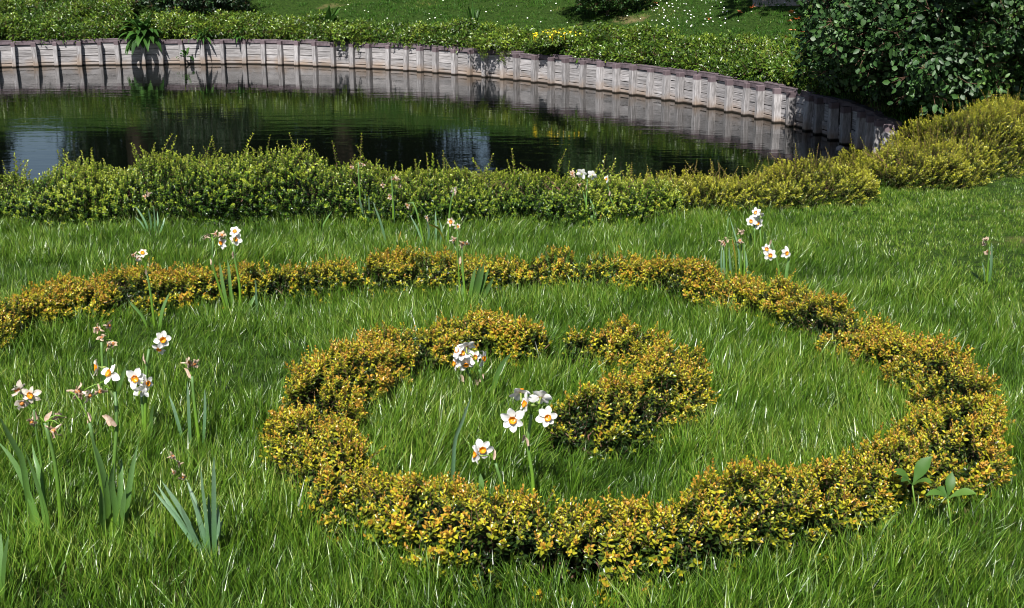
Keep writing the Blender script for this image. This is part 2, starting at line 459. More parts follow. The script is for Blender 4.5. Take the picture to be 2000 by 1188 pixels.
def water_mat():
    m, N, L = new_mat('pond_water')
    o = N.new('ShaderNodeOutputMaterial')
    geo = N.new('ShaderNodeNewGeometry')
    hs = []
    for sc, rotz, scale, w in (((0.55, 2.3, 1), 0.12, 1.5, 1.0), ((1.0, 3.2, 1), -0.25, 5.0, 0.35)):
        mp = N.new('ShaderNodeMapping'); mp.inputs['Scale'].default_value = sc; mp.inputs['Rotation'].default_value = (0, 0, rotz)
        L.new(geo.outputs['Position'], mp.inputs[0])
        nz = N.new('ShaderNodeTexNoise'); nz.inputs['Scale'].default_value = scale; nz.inputs['Detail'].default_value = 2.0
        L.new(mp.outputs[0], nz.inputs['Vector'])
        mu = N.new('ShaderNodeMath'); mu.operation = 'MULTIPLY'; mu.inputs[1].default_value = w
        L.new(nz.outputs[0], mu.inputs[0]); hs.append(mu)
    ad = N.new('ShaderNodeMath'); ad.operation = 'ADD'
    L.new(hs[0].outputs[0], ad.inputs[0]); L.new(hs[1].outputs[0], ad.inputs[1])
    # calmer and more ruffled patches
    nz = N.new('ShaderNodeTexNoise'); nz.inputs['Scale'].default_value = 0.35
    L.new(geo.outputs['Position'], nz.inputs['Vector'])
    mr = N.new('ShaderNodeMapRange'); mr.inputs['From Min'].default_value = .35; mr.inputs['From Max'].default_value = .65
    mr.inputs['To Min'].default_value = .35; mr.inputs['To Max'].default_value = 1.0
    L.new(nz.outputs[0], mr.inputs['Value'])
    mul = N.new('ShaderNodeMath'); mul.operation = 'MULTIPLY'; L.new(ad.outputs[0], mul.inputs[0]); L.new(mr.outputs[0], mul.inputs[1])
    bp = N.new('ShaderNodeBump'); bp.inputs['Strength'].default_value = 0.5; bp.inputs['Distance'].default_value = 0.007
    L.new(mul.outputs[0], bp.inputs['Height'])
    b = N.new('ShaderNodeBsdfPrincipled')
    b.inputs['Base Color'].default_value = (0.002, 0.003, 0.002, 1)
    b.inputs['Roughness'].default_value = 0.015
    b.inputs['IOR'].default_value = 1.45
    L.new(bp.outputs[0], b.inputs['Normal'])
    L.new(b.outputs[0], o.inputs[0])
    return m
M['water'] = water_mat()

# ------------------------------------------------------------------ pond outline
water_line_px = [(-420, 150), (-200, 140), (0, 133), (150, 129), (300, 127), (450, 126), (530, 127), (650, 132), (800, 139.5), (960, 153),
                 (1120, 171), (1250, 189), (1350, 206), (1450, 226), (1550, 250), (1620, 273), (1665, 291), (1700, 311), (1722, 326)]
wall_pts = [at_z(u, v, 0) for u, v in water_line_px]
BAY = 0.372
wall_curve = resample([(p.x, p.y) for p in wall_pts], BAY)      # one point per post
near_edge = [(4.05, 12.7), (3.6, 11.6), (2.7, 10.6), (1.4, 9.9), (-0.5, 9.45), (-3, 9.3), (-6, 9.3), (-9, 9.4), (-12, 9.9), (-15, 11.2), (-17.0, 13.8), (-17.5, 17), (-16.6, 19.8)]
w0 = wall_curve[0]
outline = np.concatenate([wall_curve, resample([tuple(wall_curve[-1])] + near_edge + [(w0[0], w0[1])], 0.4)[1:-1]])
PC = np.array([-5.0, 15.5])
ang = np.unwrap(np.arctan2(outline[:, 1] - PC[1], outline[:, 0] - PC[0]))
rad = np.hypot(outline[:, 0] - PC[0], outline[:, 1] - PC[1])
order = np.argsort(ang % (2 * math.pi))
A_S, R_S = (ang % (2 * math.pi))[order], rad[order]
A_P = np.concatenate([A_S - 2 * math.pi, A_S, A_S + 2 * math.pi]); R_P = np.tile(R_S, 3)

def pond_r(th):
    return np.interp(th % (2 * math.pi), A_P, R_P)

WC_D = resample(wall_curve, 0.12)
def wall_dist(x, y):
    """distance from the far wall (positive outward of the pond)"""
    x = np.asarray(x, float); y = np.asarray(y, float)
    d2 = np.full(x.shape, 1e9)
    for wx, wy in WC_D[::3]:
        d2 = np.minimum(d2, (x - wx) ** 2 + (y - wy) ** 2)
    return np.sqrt(d2)

def height(x, y):
    x = np.asarray(x, float); y = np.asarray(y, float)
    th = np.arctan2(y - PC[1], x - PC[0])
    d = np.hypot(x - PC[0], y - PC[1]) - pond_r(th)
    near = np.maximum(LAWN0 - LAWN_S * y, 0.42 + 0.0 * y)
    k = 0.04
    near = 0.42 + k * np.log1p(np.exp(np.clip((LAWN0 - LAWN_S * y - 0.42) / k, -50, 50)))
    wd = wall_dist(x, y)
    bank = 0.43 + 0.12 * np.minimum(wd, 1.0) + 0.27 * np.clip(wd - 1.0, 0, 6) + 0.03 * np.clip(wd - 7, 0, 60)
    w = smooth(-0.18, 0.12, np.sin(th - math.radians(-6)))       # far half of the ring
    w = np.where(x > 3.0, smooth(11.8, 14.5, y), w)
    return near * (1 - w) + bank * w, d

# ground: rings outward from the pond
NA = 420
th = np.linspace(0, 2 * math.pi, NA, endpoint=False)
offs = [.14, .2, .32, .5, .8, 1.2, 1.7, 2.3, 3, 3.8, 4.8, 6, 7.5, 9.5, 12, 16, 22, 32, 50, 90, 200, 600]
verts, faces = [], []
r0 = pond_r(th)
ring_xy = []
for o_ in offs:
    xs, ys = PC[0] + (r0 + o_) * np.cos(th), PC[1] + (r0 + o_) * np.sin(th)
    zs, _ = height(xs, ys)
    n_ = vnoise(np.stack([xs * .8, ys * .8, 0 * xs], 1)) * 0.02 * (o_ > .3)
    if o_ == .14: zs = zs - 0.03
    verts += list(zip(xs, ys, zs + n_))
for k in range(len(offs) - 1):
    for j in range(NA):
        a, b = k * NA + j, k * NA + (j + 1) % NA
        faces.append((a, a + NA, b + NA, b))
# bank face below the rim and pond bed
base = len(verts)
verts += list(zip(PC[0] + (r0 + .14) * np.cos(th), PC[1] + (r0 + .14) * np.sin(th), np.full(NA, -0.7)))
for j in range(NA):
    faces.append((j, (j + 1) % NA, base + (j + 1) % NA, base + j))
faces.append(tuple(base + j for j in range(NA)))
mi = [0] * (len(faces) - NA - 1) + [1] * (NA + 1)

def ground_mat():
    m, N, L = new_mat('ground_turf')
    o = N.new('ShaderNodeOutputMaterial')
    geo = N.new('ShaderNodeNewGeometry')
    n1 = N.new('ShaderNodeTexNoise'); n1.inputs['Scale'].default_value = 25; n1.inputs['Detail'].default_value = 6
    L.new(geo.outputs['Position'], n1.inputs['Vector'])
    n2 = N.new('ShaderNodeTexNoise'); n2.inputs['Scale'].default_value = 0.9; n2.inputs['Detail'].default_value = 4
    L.new(geo.outputs['Position'], n2.inputs['Vector'])
    r1 = ramp(N, [(0.3, (0.01, 0.022, 0.004)), (0.7, (0.035, 0.07, 0.01))])
    L.new(n1.outputs[0], r1.inputs[0])
    r2 = ramp(N, [(0.62, (0, 0, 0)), (0.72, (1, 1, 1))])
    L.new(n2.outputs[0], r2.inputs[0])
    mx = N.new('ShaderNodeMix'); mx.data_type = 'RGBA'; mx.inputs['B'].default_value = (0.16, 0.13, 0.06, 1)
    L.new(r2.outputs[0], mx.inputs['Factor']); L.new(r1.outputs[0], mx.inputs['A'])
    b = N.new('ShaderNodeBsdfPrincipled'); b.inputs['Roughness'].default_value = .95; b.inputs['Specular IOR Level'].default_value = .1
    L.new(mx.outputs['Result'], b.inputs['Base Color'])
    bp = N.new('ShaderNodeBump'); bp.inputs['Distance'].default_value = .03; L.new(n1.outputs[0], bp.inputs['Height']); L.new(bp.outputs[0], b.inputs['Normal'])
    L.new(b.outputs[0], o.inputs[0])
    return m
ground = put('ground', mesh_of('ground', verts, faces, [ground_mat(), M['pond_bed']], True, None, mi))
tag(ground, kind='structure')

wv = list(zip(PC[0] + (r0 + 0.15) * np.cos(th), PC[1] + (r0 + 0.15) * np.sin(th), np.zeros(NA)))
water = put('water', mesh_of('water', wv, [tuple(range(NA))], [M['water']]))
tag(water, kind='structure')

# ------------------------------------------------------------------ timber retaining wall
def box_mesh(name, sx, sy, sz, mat, bev=0.006, wob=0.0, seed=0):
    """box centred in x, front face at -sy/2, base at z=0, chamfered front edges"""
    x, y = sx / 2, sy / 2
    prof = [(-x, y), (-x, -y + bev), (-x + bev, -y), (x - bev, -y), (x, -y + bev), (x, y)]
    r = random.Random(seed)
    v, f = [], []
    zs = [0, sz * .35, sz * .7, sz - bev, sz]
    for k, z in enumerate(zs):
        s = 1 - (bev / x if k == 4 else 0)
        dx, dy = (r.uniform(-wob, wob), r.uniform(-wob, wob)) if 0 < k < 4 else (0, 0)
        v += [(px * s + dx, py * s + dy, z) for px, py in prof]
    n = len(prof)
    for k in range(len(zs) - 1):
        for j in range(n):
            a, b = k * n + j, k * n + (j + 1) % n
            f.append((a, b, b + n, a + n))
    f.append(tuple(range(n))[::-1]); f.append(tuple(range((len(zs) - 1) * n, len(zs) * n)))
    return mesh_of(name, v, f, [mat])

wall = empty('retaining_wall', (wall_curve[20][0], wall_curve[20][1], 0))
tag(wall, 'curved whitewashed timber wall of posts and planks edging the far side of the pond', 'wall')
wall_loc = Vector(wall.location)
post_meshes = [box_mesh('post', w, 0.1, 0.86, M['post'], 0.008, 0.004, k) for k, w in enumerate((0.075, 0.085, 0.09, 0.07))]
plank_cache = {}
for k in range(len(wall_curve)):
    p = wall_curve[k]
    t = wall_curve[min(k + 1, len(wall_curve) - 1)] - wall_curve[max(k - 1, 0)]
    yaw = math.atan2(t[1], t[0])
    nrm = np.array([-math.sin(yaw), math.cos(yaw)])             # away from the water
    pp = p + nrm * 0.038 + t / np.linalg.norm(t) * random.uniform(-.04, .04)
    put('post', random.choice(post_meshes), wall, Vector((pp[0], pp[1], -0.42 + random.uniform(-.008, .008))) - wall_loc,
        (random.uniform(-.03, .03), random.uniform(-.045, .045), yaw + random.uniform(-.08, .08)))
    if k == len(wall_curve) - 1: break
    q = wall_curve[k + 1]
    mid = (p + q) / 2
    L_ = float(np.linalg.norm(q - p))
    yb = math.atan2(q[1] - p[1], q[0] - p[0])
    nb = np.array([-math.sin(yb), math.cos(yb)])
    z = -0.05
    hs = [0.113, 0.103 + random.uniform(-.012, .012), 0.099 + random.uniform(-.012, .012), 0.088]
    for j, hgt in enumerate(hs):
        key = (round(L_, 2), round(hgt, 2))
        if key not in plank_cache:
            plank_cache[key] = box_mesh('plank', L_ + .01, 0.04, key[1], M['plank'], 0.005, 0.002, j)
        c = mid + nb * (0.1 + random.uniform(-.007, .007) + 0.004 * j)
        put('plank', plank_cache[key], wall, Vector((c[0], c[1], z)) - wall_loc, (random.uniform(-.03, .01), random.uniform(-.012, .012), yb))
        z += hgt + 0.009
    key = ('cap', round(L_, 2))
    if key not in plank_cache:
        plank_cache[key] = box_mesh('cap_board', L_ + .004, 0.1, 0.07, M['cap'], 0.008, 0.003, 3)
    c = mid + nb * 0.122
    put('cap_board', plank_cache[key], wall, Vector((c[0], c[1], z + .004)) - wall_loc, (random.uniform(-.03, .03), random.uniform(-.015, .015), yb))

# ------------------------------------------------------------------ sprigs
def sprig_decussate(name, mat, length, nodes, leafL, leafW, seed, top_small=0.55, spread=(75, 25), stem_r=0.0008, start=0.1, tip0=0.0, tip1=1.0):
    """a shoot with opposite leaf pairs, older below, younger and more upright above"""
    r = random.Random(seed)
    b = MB()
    bend = Vector((r.uniform(-.25, .25), r.uniform(-.25, .25), 0))
    def axis(t): return Vector((0, 0, length * t)) + bend * (length * t * t)
    b.tube([axis(0), axis(.5), axis(1)], [stem_r * 1.3, stem_r, stem_r * .6], 3, 0.05, False, 1)
    for k in range(nodes):
        t = start + (1 - start) * k / (nodes - 1)
        up = math.radians(spread[0] + (spread[1] - spread[0]) * t + r.uniform(-12, 12))
        s = 1 - (1 - top_small) * t * t
        for side in (0, math.pi):
            a = k * math.pi / 2 + side + r.uniform(-.35, .35)
            d = Vector((math.cos(a) * math.sin(up), math.sin(a) * math.sin(up), math.cos(up)))
            n = Vector((-math.cos(a) * math.cos(up), -math.sin(a) * math.cos(up), math.sin(up)))
            n = n + Vector((r.uniform(-.3, .3), r.uniform(-.3, .3), r.uniform(-.3, .3)))
            b.leaf(axis(t), d, n, leafL * s * r.uniform(.8, 1.15), leafW * s * r.uniform(.85, 1.1), tip0 + (tip1 - tip0) * t + r.uniform(-.09, .09), 0.25, r.uniform(-.05, .2))
    return b.mesh(name, [mat, M['twig']])

def clump(name, mat, radius, n, leafL, leafW, seed, flat=0.7, twigs=4):
    """a bunch of leaves on a few twigs, for larger shrubs and crowns"""
    r = random.Random(seed)
    b = MB()
    for k in range(twigs):
        d = Vector((r.uniform(-1, 1), r.uniform(-1, 1), r.uniform(.2, 1))).normalized() * radius * .9
        b.tube([(0, 0, 0), d * .5, d], [radius * .02, radius * .012, radius * .006], 3, 0, False, 1)
    for k in range(n):
        d = Vector((r.gauss(0, 1), r.gauss(0, 1), r.gauss(.3, 1) * flat)).normalized()
        p = d * radius * r.uniform(.35, 1)
        dd = (d + Vector((r.uniform(-.8, .8), r.uniform(-.8, .8), r.uniform(-.6, .5)))).normalized()
        n_ = Vector((r.uniform(-.7, .7), r.uniform(-.7, .7), 1))
        b.leaf(p, dd, n_, leafL * r.uniform(.7, 1.2), leafW * r.uniform(.7, 1.2), min(1, max(0, .25 + .5 * (p.length / radius) * r.uniform(.5, 1.3))), .15, r.uniform(0, .25))
    return b.mesh(name, [mat, M['twig']])

KNOT = [sprig_decussate('knot_sprig', M['knot'], .036, 6, .0155, .0095, s, .6, (80, 28)) for s in range(6)]
KNOT_LONG = [sprig_decussate('knot_shoot', M['knot'], .075, 10, .0145, .009, 20 + s, .6, (80, 30), .0011) for s in range(4)]
POND = [sprig_decussate('pond_sprig', M['pondhedge'], .055, 7, .0165, .011, 40 + s, .7, (80, 35)) for s in range(6)]
POND_LONG = [sprig_decussate('pond_shoot', M['pondhedge'], .24, 17, .025, .016, 60 + s, .6, (72, 40), .0016, .02, .35, 1.0) for s in range(5)]
YEL = [sprig_decussate('yellow_sprig', M['yellowhedge'], .06, 8, .015, .0095, 80 + s, .7, (75, 30)) for s in range(6)]
YEL_LONG = [sprig_decussate('yellow_shoot', M['yellowhedge'], .2, 16, .019, .011, 100 + s, .4, (75, 40), .0016, .02, .2, .9) for s in range(4)]

# ------------------------------------------------------------------ hedges
def hedge_points(path, width, high, density, lump=0.03, lump_f=7.0, seed=0, inner=0.45, ends=True, hmod=None):
    """points on (and inside) a lumpy clipped hedge along a ground path"""
    P = resample(path, 0.03)
    T = np.gradient(P, axis=0); T /= np.linalg.norm(T, axis=1, keepdims=True)
    S = np.stack([T[:, 1], -T[:, 0]], 1)
    length = 0.03 * (len(P) - 1)
    n = int(density * length * (width * .5 + high) * 1.9)
    s = rng.uniform(0, len(P) - 1, n)
    i = s.astype(int)
    a = rng.uniform(-0.12, math.pi + 0.12, n)
    ca = np.sign(np.cos(a)) * np.abs(np.cos(a)) ** .75
    sa = np.clip(np.sin(a), 0, 1) ** .62
    depth = np.where(rng.random(n) < inner, rng.uniform(.45, .9, n), rng.uniform(.9, 1.05, n))
    wn_ = 1 + .22 * vnoise(np.stack([P[i, 0] * 4, P[i, 1] * 4, 0 * s + seed], 1), seed)
    hn_ = 1 + .22 * vnoise(np.stack([P[i, 0] * 5, P[i, 1] * 5, 0 * s + 9 + seed], 1), seed + 3)
    if hmod is not None: hn_ = hn_ * np.interp(P[i, 0], hmod[0], hmod[1])
    endf = np.minimum(s, len(P) - 1 - s) * 0.03 / (width * .5)
    endf = np.sqrt(np.clip(endf, 0.02, 1) * (2 - np.clip(endf, 0.02, 1))) if ends else np.ones(n)
    u = ca * width / 2 * wn_ * depth * endf
    h = sa * high * hn_ * depth * (.35 + .65 * endf)
    x, y = P[i, 0] + S[i, 0] * u, P[i, 1] + S[i, 1] * u
    z0, _ = height(x, y)
    nrm = np.stack([S[i, 0] * np.cos(a), S[i, 1] * np.cos(a), np.sin(a)], 1)
    pts = np.stack([x, y, z0 + h], 1)
    lf = vnoise(pts * lump_f, seed + 5) + .5 * vnoise(pts * lump_f * 2.3, seed + 6)
    pts += nrm * (lump * lf)[:, None]
    pts[:, 2] = np.maximum(pts[:, 2], z0 + .004)
    return pts, nrm, depth, sa * depth * (.35 + .65 * endf), lf

def hedge(name, label, path, width, high, density, sprigs, shoots, key, shoot_share, shoot_rise, mat, category='hedge', group=None, scale=1.0, seed=0, tone_bias=0.5, lump=.03, lump_f=7.0, inner=.45, holes=0.0, shoot_scl=(.5, 1.1), shoot_lean=.3, hmod=None):
    root = empty(name, (path[0][0], path[0][1], float(height(path[0][0], path[0][1])[0])))
    tag(root, label, category, group)
    loc = np.array(root.location)
    pts, nrm, depth, hr, lf = hedge_points(path, width, high, density, lump, lump_f, seed, inner, True, hmod)
    keep = np.ones(len(pts), bool)
    if holes:
        keep = (vnoise(pts * 9, seed + 11) > -holes) | (depth < .7)
    pts, nrm, depth, hr, lf = pts[keep], nrm[keep], depth[keep], hr[keep], lf[keep]
    ax = nrm * .8 + np.array([0, 0, .75]) + rng.normal(0, .33, pts.shape)
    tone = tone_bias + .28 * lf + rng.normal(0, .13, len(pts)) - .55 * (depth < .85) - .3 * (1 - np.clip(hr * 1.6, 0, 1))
    scl = scale * rng.uniform(.75, 1.25, len(pts))
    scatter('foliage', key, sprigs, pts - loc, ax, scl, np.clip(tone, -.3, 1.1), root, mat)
    # young shoots standing above the clipped top
    top = np.where((hr > .75) & (depth > .85))[0]
    m = min(len(top), int(len(pts) * shoot_share))
    pick = rng.choice(top, m, replace=False)
    if m:
        p2 = pts[pick] + np.array([0, 0, shoot_rise])
        ax2 = np.array([0, 0, 1.0]) + nrm[pick] * .2 + rng.normal(0, shoot_lean, (m, 3))
        scatter('young_shoot', key + '_long', shoots, p2 - loc, ax2, scale * rng.uniform(shoot_scl[0], shoot_scl[1], m), np.clip(tone_bias + rng.normal(.05, .12, m), 0, 1), root, mat)
    # woody stems
    P = resample(path, width * .28)
    b = MB()
    for k_, p in enumerate(P):
        z0 = float(height(p[0], p[1])[0])
        if k_ in (0, len(P) - 1) and len(P) > 2: continue
        for _ in range(4):
            a = random.uniform(0, 6.28)
            r_ = width * .28
            q0 = Vector((p[0] + random.uniform(-.03, .03), p[1] + random.uniform(-.03, .03), z0 - .02))
            q2 = Vector((p[0] + math.cos(a) * r_, p[1] + math.sin(a) * r_, z0 + high * random.uniform(.45, .75)))
            q1 = (q0 + q2) / 2 + Vector((random.uniform(-.03, .03), random.uniform(-.03, .03), high * .1))
            b.tube([q0 - Vector(loc), q1 - Vector(loc), q2 - Vector(loc)], [.004 + high * .006, .003 + high * .003, .0015], 4, 0)
    st = put('branches', b.mesh('branches', [M['twig']]), root)
    st['kind'] = 'stuff'
    return root

def lp(*pts):
    return [tuple(lawn_pt(u, v)[:2]) for u, v in pts]

KNOT_D = 3500
def knot(name, label, path, seed, w=.26, h=.14, cat='hedge', **kw):
    path = [(u, v * 1.03) for u, v in path]
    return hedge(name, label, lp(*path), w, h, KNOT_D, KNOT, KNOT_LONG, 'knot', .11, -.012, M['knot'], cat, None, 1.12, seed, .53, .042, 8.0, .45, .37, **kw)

knot('clipped_hedge', 'low golden clipped hedge running from the left edge to a gap, behind the wilting flowers',
     [(-560, 930), (-360, 805), (-150, 715), (-60, 680), (20, 645), (100, 618), (200, 598), (300, 585), (400, 577), (500, 572), (590, 570), (706, 564)], 1, h=.13)
outer_path = [(690, 563), (800, 558), (900, 553), (1000, 552), (1100, 551), (1200, 554), (1300, 565), (1400, 586), (1500, 613), (1600, 645), (1700, 690), (1790, 740),
              (1842, 795), (1866, 855), (1830, 912), (1750, 960), (1640, 1000), (1510, 1035), (1400, 1062), (1280, 1085), (1150, 1090), (1010, 1075), (880, 1048), (760, 1015), (670, 968), (622, 915),
              (610, 860), (640, 805), (705, 757), (780, 725), (870, 700), (970, 688), (1074, 690)]
knot('clipped_hedge', 'long golden clipped hedge curling in a spiral across the lawn', outer_path, 2)
knot('clipped_hedge', 'short hooked golden hedge enclosed at the centre of the spiral',
     [(1160, 700), (1240, 710), (1302, 742), (1312, 798), (1250, 835), (1165, 853), (1078, 866)], 3, w=.23)
knot('small_shrub', 'single small golden shrub standing in the gap of the spiral hedge', [(1118, 700), (1142, 704)], 4, .12, .15, 'shrub')

# pond-side hedges
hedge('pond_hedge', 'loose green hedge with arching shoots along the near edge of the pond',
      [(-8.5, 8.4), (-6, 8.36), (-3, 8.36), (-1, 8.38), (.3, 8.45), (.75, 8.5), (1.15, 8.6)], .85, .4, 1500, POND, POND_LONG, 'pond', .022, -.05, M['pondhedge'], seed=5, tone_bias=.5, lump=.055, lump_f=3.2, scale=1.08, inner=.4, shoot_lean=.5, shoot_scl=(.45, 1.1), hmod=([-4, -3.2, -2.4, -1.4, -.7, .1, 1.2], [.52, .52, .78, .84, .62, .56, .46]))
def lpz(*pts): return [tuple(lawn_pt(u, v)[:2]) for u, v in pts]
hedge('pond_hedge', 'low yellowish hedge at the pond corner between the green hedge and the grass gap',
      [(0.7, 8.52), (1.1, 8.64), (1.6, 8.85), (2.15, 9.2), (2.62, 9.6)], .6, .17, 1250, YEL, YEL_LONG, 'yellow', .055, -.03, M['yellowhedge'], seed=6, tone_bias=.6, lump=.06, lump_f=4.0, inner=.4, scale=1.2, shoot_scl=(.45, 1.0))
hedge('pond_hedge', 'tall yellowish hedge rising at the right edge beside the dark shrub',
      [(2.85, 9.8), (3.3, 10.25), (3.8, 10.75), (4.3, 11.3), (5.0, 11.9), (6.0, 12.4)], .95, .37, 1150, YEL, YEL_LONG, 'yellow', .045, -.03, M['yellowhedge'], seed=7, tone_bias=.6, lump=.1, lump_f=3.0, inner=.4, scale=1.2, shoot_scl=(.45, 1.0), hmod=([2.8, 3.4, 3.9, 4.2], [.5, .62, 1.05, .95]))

# ------------------------------------------------------------------ far bank: ground-cover shrubs
BANK = [clump('bank_clump', M['bankshrub'], .11, 40, .05, .026, 200 + s) for s in range(6)]
BROAD = [clump('broad_clump', M['bankshrub'], .09, 22, .06, .04, 220 + s) for s in range(4)]
DARK = [clump('dark_clump', M['darkshrub'], .17, 44, .062, .045, 240 + s) for s in range(6)]
TREE = [clump('tree_clump', M['treeleaf'], .55, 60, .2, .12, 260 + s) for s in range(5)]

def bank_mass(name, label, u_rng, d_rng, high, density, seed, variants=BANK, key='bank', tone=.5, scale=1.0, cat='shrub', mat='bankshrub', low_near=True):
    """shrubs spread along the wall between two picture columns; d_rng metres behind the wall"""
    uw, vw = project(np.concatenate([WC_D, np.full((len(WC_D), 1), .44)], 1))
    sel = np.where((uw > u_rng[0]) & (uw < u_rng[1]) & (np.arange(len(uw)) < len(uw)))[0]
    a, b = sel.min(), sel.max()
    Lw = (b - a) * .12
    n = int(density * Lw * (d_rng[1] - d_rng[0]))
    s = rng.uniform(a, b, n); i = s.astype(int)
    T = np.gradient(WC_D, axis=0); T /= np.linalg.norm(T, axis=1, keepdims=True)
    Nn = np.stack([-T[:, 1], T[:, 0]], 1)
    t = rng.uniform(0, 1, n)
    ragged = .25 * vnoise(np.stack([s * .04, 0 * s + seed, 0 * s], 1), seed)
    d = d_rng[0] + t * (d_rng[1] - d_rng[0]) * (1 + ragged)
    x, y = WC_D[i, 0] + Nn[i, 0] * d, WC_D[i, 1] + Nn[i, 1] * d
    z0, _ = height(x, y)
    lumps = .5 + .5 * vnoise(np.stack([x * 1.7, y * 1.7, 0 * x + seed], 1), seed) + .3 * vnoise(np.stack([x * 5, y * 5, 0 * x], 1), seed + 2)
    prof = np.clip(np.sin(np.clip(t * 1.0 + .1, 0, 1) * math.pi) ** .5, .2, 1)
    hh = high * prof * np.clip(lumps, .25, 1.4) * np.sqrt(rng.uniform(0.05, 1, n))
    pts = np.stack([x, y, z0 + hh], 1)
    root = empty(name, (x.mean(), y.mean(), z0.mean()))
    tag(root, label, cat)
    loc = np.array(root.location)
    ax = np.array([0, -.3, 1.0]) + rng.normal(0, .5, (n, 3))
    scatter('foliage', key, variants, pts - loc, ax, scale * rng.uniform(.6, 1.2, n), np.clip(tone - .04 + .3 * (lumps - .5) + rng.normal(0, .2, n), -.2, 1.1), root, M[mat])
    bb = MB()
    for k in rng.choice(n, min(n, 60), replace=False):
        p = Vector(pts[k] - loc)
        q = Vector((x[k] + rng.normal(0, .1), y[k] + .1, z0[k] - .05)) - Vector(loc)
        bb.tube([q, (p + q) / 2 + Vector((.03, 0, .05)), p], [.012, .008, .004], 4)
    o = put('branches', bb.mesh('branches', [M['twig']]), root); o['kind'] = 'stuff'
    return root

bank_mass('bank_shrub', 'thick green bank shrub above the wall at the top left', (-350, 250), (.12, 3.3), .5, 260, 21, tone=.5)
bank_mass('bank_shrub', 'green bank shrub behind the big-leaved weed, dark beneath the trees', (255, 600), (.1, 1.9), .34, 260, 22, tone=.48)
bank_mass('bank_shrub', 'low green bank shrub in the middle of the far wall below the lawn', (560, 1000), (.1, 1.25), .34, 300, 23, tone=.5)
bank_mass('bank_shrub', 'broad green bank shrub between the yellow flowers and the large dark shrub', (1000, 1600), (.15, 1.55), .42, 300, 24, tone=.52)

# ------------------------------------------------------------------ large dark shrub at the right
def shrub_blob(name, label, centre, radii, n, variants, key, mat, seed, tone, cat='shrub', stems=7, lean=(0, 0), scale=1.0, shell=.55, axis_up=.4, trunk_r=.06, lobes=()):
    c = np.array(centre)
    z0 = float(height(c[0], c[1])[0])
    root = empty(name, (c[0], c[1], z0)); tag(root, label, cat)
    d = rng.normal(0, 1, (n, 3)); d /= np.linalg.norm(d, axis=1, keepdims=True)
    rr = rng.uniform(shell, 1.0, n) ** .8
    lump = 1 + .22 * vnoise(d * 2.3 + seed, seed) + .16 * vnoise(d * 5 + seed, seed + 1)
    pts = d * (rr * lump)[:, None] * np.array(radii) + np.array([0, 0, c[2] - z0])
    for lc, lr, ln in lobes:
        d2 = rng.normal(0, 1, (ln, 3)); d2 /= np.linalg.norm(d2, axis=1, keepdims=True)
        p2 = d2 * (rng.uniform(.3, 1, ln) ** .6 * (1 + .25 * vnoise(d2 * 3 + seed, seed)))[:, None] * np.array(lr) + np.array(lc) - np.array([c[0], c[1], z0])
        pts = np.concatenate([pts, p2]); d = np.concatenate([d, d2])
    keep = pts[:, 2] > .1
    pts, d = pts[keep], d[keep]
    ax = d + np.array([0, 0, axis_up]) + rng.normal(0, .4, pts.shape)
    scatter('crown', key, variants, pts, ax, scale * rng.uniform(.65, 1.25, len(pts)), np.clip(tone + rng.normal(0, .16, len(pts)), -.1, 1.1), root, M[mat])
    b = MB()
    for k in range(stems):
        a = k * 2.4 + seed
        e = Vector((math.cos(a) * radii[0] * .6, math.sin(a) * radii[1] * .6, (c[2] - z0) + radii[2] * random.uniform(.1, .7)))
        s0 = Vector((math.cos(a) * trunk_r * 1.5, math.sin(a) * trunk_r * 1.5, -.1)) if stems > 3 else Vector((0, 0, -.1))
        b.tube([s0, s0.lerp(e, .35) + Vector((0, 0, .3)), s0.lerp(e, .7) + Vector((0, 0, .25)), e], [trunk_r, trunk_r * .75, trunk_r * .5, trunk_r * .2], 6)
    put('trunk', b.mesh('trunk', [M['bark']]), root)
    return root

shrub_blob('dark_shrub', 'large dark green broad-leaved shrub overhanging the right end of the wall', (5.4, 14.0, 1.95), (2.15, 2.1, 1.9), 3000, DARK, 'dark', 'darkshrub', 31, .5, stems=9, shell=.5, lobes=(((3.95, 13.7, 1.6), (.85, 1.0, .75), 420), ((4.5, 13.0, 1.2), (.75, .7, .7), 300), ((4.1, 14.9, 1.2), (.8, .8, .7), 260)))

